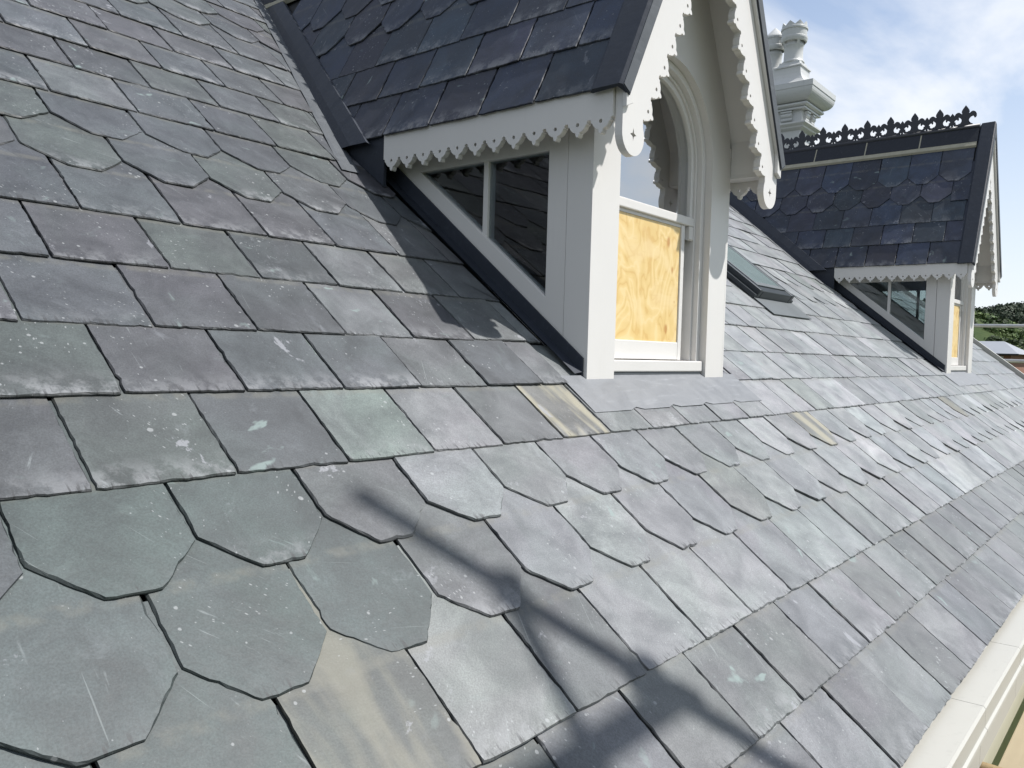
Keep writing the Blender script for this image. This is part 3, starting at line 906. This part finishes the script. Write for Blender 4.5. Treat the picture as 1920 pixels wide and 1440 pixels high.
        cross = [(YB-0.020, -0.040), (YB-0.020, 0.008), (YB-0.011, 0.014), (YB+0.085, 0.013), (YB+0.098, 0.002), (YB+0.092, -0.004), (YB+0.0, 0.002), (YB-0.0165, -0.040)]
        for k2, (d, zc) in enumerate(((0.622, None), (0.0, None))):
            for yy, nn in cross:
                if d > 0: cp.v.append(Vector(sp(d, yy, nn)))
                else: cp.v.append(Vector((XC, yy, DZ0+nn/NZ)))
        nn_ = len(cross)
        cp.f = [(i, (i+1) % nn_, nn_+(i+1) % nn_, nn_+i) for i in range(nn_)] + [tuple(range(nn_))]
        cp.build('verge_capping', 'navy', root)
        lp = MB()
        cross = [(YB-0.0225, -0.036), (YB-0.0225, 0.004), (YB-0.0203, 0.004), (YB-0.0203, -0.036)]
        for d in (0.620, 0.0):
            for yy, nn in cross: lp.v.append(Vector(sp(d, yy, nn)) if d > 0 else Vector((XC, yy, DZ0+nn/NZ)))
        lp.f = [(i, (i+1) % 4, 4+(i+1) % 4, 4+i) for i in range(4)] + [(0, 1, 2, 3)]
        lp.build('capping_lip', 'lead', root)
        # ---- scalloped fascia along the eave
        pit, dep = 0.0855, 0.046
        nT = 12
        ya = YB+0.028; yb_ = ya+nT*pit
        lo = []
        for t in range(nT):
            for q, r_ in tooth()[:-1]: lo.append((ya+(t+q)*pit, 0.712-dep*r_))
        lo.append((yb_, 0.712))
        oc = lo + [(yb_, 0.812), (ya, 0.812)]
        holes = [circle(ya+(t+.5)*pit, 0.7035, 0.0062) for t in range(nT)]
        MB().plate([oc]+holes, lambda p, q, t: (XC+sg*(0.603-t), p, q), 0.0, 0.022).build('scalloped_fascia', 'paint', root)
        MB().box(min(XC+sg*.580, XC+sg*.503), max(XC+sg*.580, XC+sg*.503), YB+0.03, 2.60, 0.735, 0.745).build('eave_soffit', 'paint', root)
        MB().box(min(XC+sg*.503, XC+sg*.514), max(XC+sg*.503, XC+sg*.514), YB+0.0265, YF-0.0005, 0.7455, 0.90).build('eave_box_side', 'paint', root)
        # dark metal return behind the fascia
        ye = yb_+0.001
        MB().prism([(ye, 0.812), (ye, roofz(ye)+0.005), (2.70, roofz(2.70)-0.02), (2.70, 0.812)], lambda p, q, t: (XC+sg*(0.601-t), p, q), 0.0, 0.014).build('eave_return', 'navy', root)
        # ---- bargeboard: rake board with teeth and rounded drop
        s_in = 1.75
        tip = lambda d: 0.93-s_in*(d-0.30)
        ln = math.hypot(1, s_in); ax = Vector((1/ln, -s_in/ln)); nrm = Vector((-s_in/ln, -1/ln))      # ax: down the rake ; nrm: inward/down
        pt, dp = 0.0928, 0.047
        start = Vector((0.0, tip(0.0))) - nrm*dp
        length = 0.477*ln
        ntt = int(length/pt)
        inner = []
        base0 = Vector((0.477, 0.722))                               # lowest notch
        holes = []
        for t in range(ntt):
            o_ = base0 - ax*pt*(t+1)
            for q, r_ in tooth()[:-1][::-1]:
                pp = o_ + ax*pt*q + nrm*dp*r_
                inner.append((max(0.0, pp.x), pp.y))
            hc = o_ + ax*pt*0.5 + nrm*dp*0.22
            if hc.x > 0.02: holes.append(circle(hc.x, hc.y, 0.0062))
        inner = [q for q in inner if q[0] > 0.001]
        last = inner[-1]
        ztop_in = last[1] + s_in*last[0]
        outer_top = DZ0-0.012/NZ
        dc = (0.528, 0.668); rr = 0.0635
        drop = [(0.5915, 0.72)] + [(dc[0]+rr*math.cos(a), dc[1]+rr*math.sin(a)) for a in [-(PI*1.17)*i/18 for i in range(19)]]
        zs_out = outer_top-DK*0.592
        poly = [(0.0, outer_top), (0.592, zs_out)] + drop[0:1] + drop[1:] + inner + [(0.0, ztop_in)]
        star = []
        for i in range(8):
            r_ = 0.0200 if i % 2 == 0 else 0.0072
            star.append((dc[0]+r_*0.9*math.cos(i*PI/4), dc[1]+r_*math.sin(i*PI/4)))
        MB().plate([poly]+holes+[star], lambda p, q, t: (XC+sg*p, t, q), YB, YB+0.026).build('bargeboard', 'paint', root)
        # raised strip along its outer edge
        z0 = outer_top
        MB().prism([(0.0, z0+0.004), (0.597, z0+0.004-DK*0.597), (0.597, 0.735), (0.560, 0.752), (0.560, z0-DK*0.560-0.050), (0.0, z0-0.105)], lambda p, q, t: (XC+sg*p, t, q), YB-0.016, YB-0.0003).build('rake_moulding', 'paint', root, bevel=0.002)
    # ---- ridge tiles, mortar and cresting
    y = YB+0.100
    yend = (DZ0-A0)/B0+0.02
    while y < yend-0.1:
        L = min(0.443, yend-y)
        pr = [(-0.083, -0.147), (-0.012, -0.006), (0.012, -0.006), (0.083, -0.147), (0.070, -0.147), (0, -0.022), (-0.070, -0.147)]
        MB().prism(pr, lambda p, q, t: (XC+p, t, DZ0+0.010+q), y, y+L).build('ridge_tile', 'ridge', root)
        MB().prism([(-0.081, -0.147), (-0.011, -0.008), (0.011, -0.008), (0.081, -0.147), (0.070, -0.147), (0, -0.022), (-0.070, -0.147)], lambda p, q, t: (XC+p, t, DZ0+0.0105+q), y+L+0.0005, y+L+0.0115).build('ridge_joint', 'mortar', root)
        y += 0.455
    MB().prism([(-0.100, -0.174), (-0.004, 0.0), (0.004, 0.0), (0.100, -0.174), (0.088, -0.19), (0, -0.03), (-0.088, -0.19)], lambda p, q, t: (XC+p, t, DZ0+0.003+q), YB+0.104, yend-0.06).build('ridge_mortar', 'mortar', root)
    cr = MB().tube((XC, YB+0.10, DZ0+0.006), (XC, yend-0.05, DZ0+0.006), 0.024, 12).build('cresting', 'iron', root, True)
    BS = 1.34
    big_h = [(0.0, 0.140), (0.010, 0.122), (0.019, 0.108), (0.021, 0.097), (0.016, 0.086), (0.024, 0.090), (0.034, 0.098), (0.046, 0.099), (0.058, 0.092), (0.065, 0.080), (0.066, 0.066), (0.060, 0.056), (0.052, 0.055), (0.050, 0.062), (0.044, 0.068), (0.034, 0.066), (0.024, 0.058), (0.019, 0.050), (0.020, 0.038), (0.030, 0.026), (0.044, 0.018), (0.050, 0.008), (0.050, 0.0)]
    big_h = [(p*1.22 + (0.005 if 0 < p else 0), q*BS) for p, q in big_h]
    big = big_h + [(-a, b) for a, b in big_h[:0:-1]]
    sm = [(p*0.60, 0.020+q*0.60) for p, q in big_h[:19]] + [(0.008, 0.030), (0.008, 0.0)]
    small = sm + [(-a, b) for a, b in sm[:0:-1]]
    def hook(c, r0, r1, a0, a1, n=10):
        return [(c[0]+r1*math.cos(a0+(a1-a0)*i/n), c[1]+r1*math.sin(a0+(a1-a0)*i/n)) for i in range(n+1)] + [(c[0]+r0*math.cos(a1+(a0-a1)*i/n), c[1]+r0*math.sin(a1+(a0-a1)*i/n)) for i in range(n+1)]
    fm = MB()
    fm.plate([big], lambda p, q, t: (t, p, q), -0.004, 0.004)
    fm.plate([[(p+0.1, q) for p, q in small]], lambda p, q, t: (t, p, q), -0.0035, 0.0035)
    for cxk, a0, a1 in ((0.060, PI*1.15, PI*2.15), (0.140, PI*2.05-PI*1.2, PI*1.85)):
        fm.plate([hook((cxk, 0.046), 0.014, 0.034, a0, a1)], lambda p, q, t: (t, p, q), -0.003, 0.003)
    first = None
    y = 1.54
    while y < yend-0.15:
        if first is None:
            first = fm.build('finial', 'iron', cr); o = first
            first.matrix_basis = Matrix.Translation((XC, y, DZ0+0.012))
        else:
            o = bpy.data.objects.new('finial', first.data); link(o, cr)
            o.matrix_basis = Matrix.Translation((XC, y, DZ0+0.012))
        y += 0.2
    return root

dormer = make_dormer()
def children(o): return [c for c in bpy.data.objects if c.parent == o]
rc = random.Random(77)
def copy_tree(o, parent=None):
    c = o.copy(); COL.objects.link(c)
    if parent is not None:
        c.parent = parent; c.matrix_parent_inverse = o.matrix_parent_inverse.copy()
    if o.name.startswith('slate') and o.get('kind') is None and o.type == 'MESH':
        c.color = tint(rc, DORM)
    for ch in children(o):
        if ch is not c: copy_tree(ch, c)
    return c
far = copy_tree(dormer)
far.location = Vector(dormer.location)+Vector((D2, 0, 0))
dormer['label'] = 'large near gabled dormer with cream scalloped bargeboards and arched window part boarded with plywood'
far['label'] = 'smaller far gabled dormer with black fleur-de-lis cresting along its whole ridge against the sky'
dormer['group'] = far['group'] = 'dormers on the slate roof'

# ------------------------------------------------------------------ roof window between the dormers
sw = empty('roof_window', rp(5.13, 2.10), 'dark framed roof window lying in the slates between the two dormers', 'roof window')
def rw(u, v, n): return Vector((u, 0, 0)) + ES*v + EN*n + Vector((0, 2.07, roofz(2.07)))
def rbox(mb, u0, u1, v0, v1, n0, n1):
    vs = [rw(u, v, n) for n in (n0, n1) for v in (v0, v1) for u in (u0, u1)]
    return mb.add(vs, [(0, 2, 3, 1), (4, 5, 7, 6), (0, 1, 5, 4), (2, 6, 7, 3), (0, 4, 6, 2), (1, 3, 7, 5)])
U0, U1, VL = 4.84, 5.40, 1.0
fr = MB()
rbox(fr, U0, U0+0.045, 0.0, VL, -0.02, 0.064); rbox(fr, U1-0.045, U1, 0.0, VL, -0.02, 0.064)
rbox(fr, U0+0.0455, U1-0.0455, 0.0, 0.06, -0.02, 0.060); rbox(fr, U0+0.0455, U1-0.0455, VL-0.08, VL, -0.02, 0.070)
fr.build('frame', 'alu', sw, bevel=0.006)
sf = MB(); rbox(sf, U0+0.052, U1-0.052, 0.062, 0.10, 0.04, 0.066); rbox(sf, U0+0.052, U0+0.075, 0.101, VL-0.085, 0.04, 0.066); rbox(sf, U1-0.075, U1-0.052, 0.101, VL-0.085, 0.04, 0.066)
sf.build('sash_bar', 'alu_lt', sw)
pn = MB(); rbox(pn, U0+0.06, U1-0.06, 0.09, VL-0.085, 0.060, 0.064); pn.build('pane', 'sky_pane', sw)
bk = MB(); rbox(bk, U0+0.05, U1-0.05, 0.05, VL-0.05, 0.045, 0.050); bk.build('blind', simple('skylight_blind', (0.40, 0.47, 0.47), 0.6), sw)
ap = MB(); rbox(ap, U0-0.03, U1+0.05, -0.17, 0.0, 0.004, 0.009); ap.build('apron_flashing', 'alu_lt', sw)
sd1 = MB(); rbox(sd1, U0-0.035, U0-0.001, 0.001, VL, 0.004, 0.028); sd1.build('side_flashing', 'alu', sw)
sd2 = MB(); rbox(sd2, U1+0.001, U1+0.035, 0.001, VL, 0.004, 0.028); sd2.build('side_flashing', 'alu', sw)

# ------------------------------------------------------------------ chimney at the gable end
ch = empty('chimney', (10.5, 4.4, 2.0), 'pale masonry chimney stack with moulded cornice and two crown pots', 'chimney')
cx0, cx1, cy0, cy1 = 10.30, 10.70, 3.90, 4.92
MB().rects(cx0, cx1, cy0, cy1, [(0, 1.2), (0, 2.925)]).build('shaft', 'stone', ch, bevel=0.006)
MB().rects(cx0, cx1, cy0, cy1, [(0.003, 2.905), (0.025, 2.915), (0.055, 2.93), (0.06, 2.95), (0.075, 2.955), (0.10, 2.972), (0.10, 2.992), (0.03, 3.008), (0.03, 3.012)]).build('lower_moulding', 'stone', ch, bevel=0.003)
MB().rects(cx0, cx1, cy0, cy1, [(0.028, 3.0125), (0.028, 3.150)]).build('frieze', 'stone', ch)
br = MB()
bp = [(0, 0), (0.018, 0.0), (0.028, 0.012), (0.028, 0.032), (0.020, 0.040), (0.036, 0.052), (0.042, 0.066), (0.042, 0.088), (0.030, 0.095), (0.048, 0.102), (0.048, 0.120), (0, 0.120)]
for xm in (cx0+0.10, cx1-0.10):
    MB().prism(bp, lambda p, q, t: (t, cy0-0.0285-p, 3.022+q), xm-0.055, xm+0.055).build('bracket', 'stone', ch)
for ym in (cy0+0.16, cy0+0.51, cy1-0.16):
    MB().prism(bp, lambda p, q, t: (cx0-0.0285-p, t, 3.022+q), ym-0.07, ym+0.07).build('bracket', 'stone', ch)
    MB().prism(bp, lambda p, q, t: (cx1+0.0285+p, t, 3.022+q), ym-0.07, ym+0.07).build('bracket', 'stone', ch)
cav = [(0.03, 3.1505), (0.085, 3.152), (0.085, 3.172), (0.070, 3.178), (0.095, 3.186), (0.115, 3.200), (0.115, 3.222), (0.08, 3.232)]
for i in range(11):
    a = PI/2*i/10
    cav.append((0.085+0.125*math.sin(a)**1.0 if False else 0.085+0.13*(math.sin(a)), 3.234+0.145*(1-math.cos(a))))
cav += [(0.222, 3.381), (0.222, 3.448), (0.21, 3.452)]
for i in range(1, 9):
    a = PI/2*i/8
    cav.append((0.21-0.25*math.sin(a), 3.452+0.24*(1-math.cos(a))))
cav += [(-0.04, 3.735)]
MB().rects(cx0, cx1, cy0, cy1, cav).build('cornice', 'stone', ch)
def pot(c, k=1.0, cone=False):
    pl = MB()
    pl.rects(c[0]-0.10, c[0]+0.10, c[1]-0.10, c[1]+0.10, [(0.075, 3.736), (0.075, 3.75), (0.062, 3.757), (0.045, 3.772), (0.034, 3.79), (0.030, 3.815)])
    p = pl.build('chimney_pot', 'stone', ch)
    body = [(0.130, 3.812), (0.140, 3.818), (0.140, 3.838), (0.128, 3.848), (0.122, 3.86), (0.118, 3.95), (0.118, 4.035), (0.128, 4.045), (0.118, 4.058), (0.118, 4.15), (0.09, 4.15)]
    MB().lathe([(r_*k, z_) for r_, z_ in body], (c[0], c[1], 0)).build('pot_body', 'stone', p, True)
    hood = [(0.140, 4.085), (0.158, 4.092), (0.168, 4.125), (0.168, 4.145), (0.157, 4.155), (0.157, 4.235), (0.168, 4.242), (0.168, 4.265), (0.157, 4.275)]
    if cone:
        hood = [(r_*k, z_) for r_, z_ in hood] + [(0.157*k, 4.278), (0.11*k, 4.32), (0.0, 4.41)]
        MB().lathe(hood, (c[0], c[1], 0), 32).build('cone_hood', 'stone', p)
        return
    mb = MB().lathe(hood, (c[0], c[1], 0), 48)
    n = 48; base = len(mb.v)
    vs, fs = [], []
    for ring_r in (0.157, 0.135):
        for i in range(n):
            a = 2*PI*i/n; h = abs(((i/6.0) % 1.0)-0.5)*2
            vs.append((c[0]+ring_r*math.cos(a), c[1]+ring_r*math.sin(a), 4.275 if ring_r > 9 else 4.282+0.052*h))
    for i in range(n): vs.append((c[0]+0.157*math.cos(2*PI*i/n), c[1]+0.157*math.sin(2*PI*i/n), 4.275))
    for i in range(n): vs.append((c[0]+0.135*math.cos(2*PI*i/n), c[1]+0.135*math.sin(2*PI*i/n), 4.105))
    for i in range(n):
        j = (i+1) % n
        fs += [(2*n+i, 2*n+j, j, i), (i, j, n+j, n+i), (n+i, n+j, 3*n+j, 3*n+i)]
    mb.add(vs, fs)
    ho = mb.build('crown_hood', 'stone', p)
    for i in range(4):
        a = PI/4+i*PI/2
        d = Vector((math.cos(a), math.sin(a), 0)); e = Vector((-d.y, d.x, 0)); o = Vector((c[0], c[1], 0))
        MB().prism([(0.110, 4.03), (0.128, 4.05), (0.152, 4.10), (0.152, 4.13), (0.110, 4.13)], lambda q, z, t: o+d*q+e*t+Vector((0, 0, z)), -0.018, 0.018).build('hood_lug', 'stone', p)
pot((10.50, 4.10))
pot((10.655, 4.42), 0.84, True)

# ------------------------------------------------------------------ scaffolding
sca = empty('scaffold', (2.575, -0.70, -9.0), 'scaffold with timber walkway boards and rusty tube end below the gutter', 'scaffold')
MB().tube((2.575, -0.70, -9.0), (2.575, -0.70, 3.19), 0.0255).build('standard', 'galv', sca, True)
MB().box(-2.2, 2.66, -0.745, -0.728, 1.925, 2.055).build('guard_board', 'board', sca, bevel=0.004)
MB().box(2.525, 2.625, -0.727, -0.655, 2.00, 2.08).build('coupler', 'rust', sca, bevel=0.012)
MB().box(2.535, 2.615, -0.745, -0.655, 2.55, 2.63).build('coupler', 'rust', sca, bevel=0.012)
MB().tube((2.575, -0.70, 2.59), (2.575, -1.9, 2.59), 0.0242).build('ledger', 'galv', sca, True)
tb = MB()
tb.v = []; 
tr_ = MB().tube((3.02, 0.525, -1.33), (3.02, -0.9, -1.33), 0.0245, 16, False).build('transom', 'rust', sca, True)
MB().tube((3.02, 0.524, -1.33), (3.02, 0.40, -1.33), 0.0195, 16).build('tube_bore', 'dark', sca)  # dark plug painting the shade inside the open tube
r = random.Random(5)
for i in range(7):
    y1 = 0.505-i*0.232
    for x0, x1 in ((-1.6, 2.2), (2.205, 6.0), (6.005, 10.6)):
        dz = r.uniform(-.004, .004)
        MB().box(x0, x1-0.004, y1-0.225, y1, -1.66+dz, -1.622+dz).build('walkway_board', 'board', sca, bevel=0.004)
gr = empty('guard_rail', (12.0, 1.4, -9.0), 'steel scaffold guard rails crossing beyond the far verge', 'scaffold rail')
MB().tube((12.0, 3.6, 0.505), (12.0, -0.9, 0.475), 0.0242).build('top_rail', 'galv', gr, True)
MB().tube((12.02, 3.6, 0.055), (12.02, -0.9, 0.04), 0.0242).build('mid_rail', 'galv', gr, True)
MB().tube((12.05, 3.5, -9.0), (12.05, 3.5, 1.0), 0.0242).build('standard', 'galv', gr, True)
MB().tube((12.05, -0.8, -9.0), (12.05, -0.8, 1.0), 0.0242).build('standard', 'galv', gr, True)

# ------------------------------------------------------------------ terrain
def ground_mat(name, c1, c2, scale):
    m = NT(name)
    v = m.n('ShaderNodeTexCoord').outputs['Object']
    n = m.noise(v, scale, 8, 0.65, 0.5)
    k = m.noise(v, scale*9, 5, 0.6)
    c = m.mix(m.ramp(n, 0.35, 0.65), c1, c2)
    c = m.mix(m.math('MULTIPLY', k, 0.6), c, tuple(x*0.5 for x in c1))
    m.set(col=c, rough=0.95, spec=0.2)
    m.bump(k, 0.8, 0.4)
    return m.m
MT['grass'] = ground_mat('rough_grass', (0.034, 0.058, 0.016), (0.075, 0.092, 0.028), 0.05)
g = MB().add([(-3000, -3000, -9.0), (3000, -3000, -9.0), (3000, 3000, -9.0), (-3000, 3000, -9.0)], [(0, 1, 2, 3)]).build('ground', 'grass')
g['kind'] = 'structure'
def hash2(i, j):
    return ((math.sin(i*127.1+j*311.7)*43758.5453) % 1.0)
def vnoise(x, y):
    i, j = math.floor(x), math.floor(y); fx, fy = x-i, y-j
    fx = fx*fx*(3-2*fx); fy = fy*fy*(3-2*fy)
    a = hash2(i, j)*(1-fx)+hash2(i+1, j)*fx; b = hash2(i, j+1)*(1-fx)+hash2(i+1, j+1)*fx
    return a*(1-fy)+b*fy
def hill_h(r, t):
    """height above z=0 (eye level) at distance r and azimuth t (degrees from +x)"""
    # near spur, falling to the right
    spur = 12.2/(1+math.exp(-(t-7.4)/2.0)) - 1.6
    near = (spur+9)*math.exp(-((r-165)/46.0)**2)
    back = (9+20.5)*math.exp(-((r-360)/95.0)**2)*(0.93+0.10*math.sin(t*0.21+1.0))
    rise = 9*max(0.0, min(1.0, (r-40)/70.0))*0.72
    x, y = r*math.cos(math.radians(t)), r*math.sin(math.radians(t))
    return -9 + max(near, back, rise) + (vnoise(x*.06, y*.06)-.5)*3.0*min(1, max(0, (r-60)/60)) + (vnoise(x*.2, y*.2)-.5)*1.0*min(1, max(0, (r-60)/60))
TS = [-35+i*0.75 for i in range(111)]
RS = [34+i*7 for i in range(24)] + [210+i*14 for i in range(24)]
vs = []; fs = []
for r_ in RS:
    for t in TS:
        vs.append((r_*math.cos(math.radians(t)), r_*math.sin(math.radians(t)), hill_h(r_, t)-0.3))
nt = len(TS)
for i in range(len(RS)-1):
    for j in range(nt-1): fs.append((i*nt+j, (i+1)*nt+j, (i+1)*nt+j+1, i*nt+j+1))
hill = mesh_obj('hillside', vs, fs, 'grass', None, True); hill['kind'] = 'structure'

def leaf_mat(name):
    m = NT(name)
    at = m.n('ShaderNodeAttribute', attribute_name='tint')
    m.set(col=at.outputs['Color'], rough=0.7, spec=0.25)
    return m.m
MT['leaf'] = leaf_mat('scrub_leaves')
r = random.Random(11)
lv, lf, lc = [], [], []
def bush(c, R, H, n, leaf, col):
    for _ in range(n):
        a = r.uniform(0, 2*PI); u = r.uniform(-0.2, 1); s = math.sqrt(max(0, 1-u*u))
        k = r.uniform(0.72, 1.05)
        d = Vector((math.cos(a)*s, math.sin(a)*s, u))
        p = c + Vector((d.x*R*k, d.y*R*k, d.z*H*k))
        ax = (d+Vector((r.gauss(0, .5), r.gauss(0, .5), r.gauss(0, .5)))).normalized()
        t1 = ax.orthogonal().normalized(); t2 = ax.cross(t1); w = r.uniform(0, PI)
        e1 = t1*math.cos(w)+t2*math.sin(w); e2 = ax.cross(e1)
        b = len(lv); q = leaf*r.uniform(0.6, 1.3)
        lv.extend([p-e1*q-e2*q*.6, p+e1*q-e2*q*.7, p+e1*q*.4+e2*q, p-e1*q*.7+e2*q*.8]); lf.append((b, b+1, b+2, b+3))
        f = r.uniform(0.7, 1.35)
        lc.extend([(col[0]*f, col[1]*f, col[2]*f, 1)]*4)
for _ in range(2300):
    t = r.uniform(3, 16); rr = r.choice((r.uniform(75, 175), r.uniform(95, 175), r.uniform(300, 365)))
    far_ = rr > 250
    if not far_ and vnoise(rr*.035+t*.5, t*.9) < 0.16: continue
    p = Vector((rr*math.cos(math.radians(t)), rr*math.sin(math.radians(t)), hill_h(rr, t)-0.5))
    col = r.choice(((0.030, 0.055, 0.016), (0.045, 0.080, 0.020), (0.070, 0.105, 0.026), (0.036, 0.052, 0.022))) if not far_ else r.choice(((0.022, 0.036, 0.017), (0.028, 0.042, 0.022)))
    R = r.uniform(0.7, 1.9)*(1.9 if far_ else 1)
    bush(p, R, R*r.uniform(0.6, 1.0), 80, R*0.13, col)
o = mesh_obj('hillside_scrub', lv, lf, 'leaf', None)
ca = o.data.color_attributes.new('tint', 'FLOAT_COLOR', 'POINT'); ca.data.foreach_set('color', [x for c in lc for x in c])
o['kind'] = 'stuff'; o['label'] = 'dense green scrub covering the hillside beyond the gable'; o['category'] = 'scrub'

# ------------------------------------------------------------------ far house below the hill
fx, fy = 54.0, 8.75
fh = empty('far_house', (fx, fy, -9.0), 'distant low brick house with pale grey roof under the green hillside', 'house')
MB().box(fx-2.0, fx+4.0, fy-1.35, fy+4.2, -9.0, 0.62).build('wall', 'brick', fh)
rf = MB().add([(fx-2.4, fy-1.75, 0.60), (fx+4.4, fy-1.75, 0.60), (fx+1.0, fy-0.55, 1.36), (fx+1.0, fy+4.5, 1.36), (fx-2.4, fy+4.5, 0.60), (fx+4.4, fy+4.5, 0.60)],
              [(0, 2, 3, 4), (0, 1, 2), (1, 5, 3, 2), (4, 3, 5), (0, 4, 5, 1)]).build('roof', 'far_roof', fh)
MB().box(fx-2.42, fx-2.36, fy-1.77, fy+4.5, 0.52, 0.61).build('gutter', 'deck', fh)
for yy in (-1.0, -0.2, 0.75):
    w_ = MB().box(fx-2.03, fx-1.995, fy+yy, fy+yy+0.45, 0.16, 0.46).build('window', 'far_white', fh)
    MB().box(fx-2.04, fx-2.032, fy+yy+0.06, fy+yy+0.39, 0.2, 0.42).build('pane', 'dark', w_)
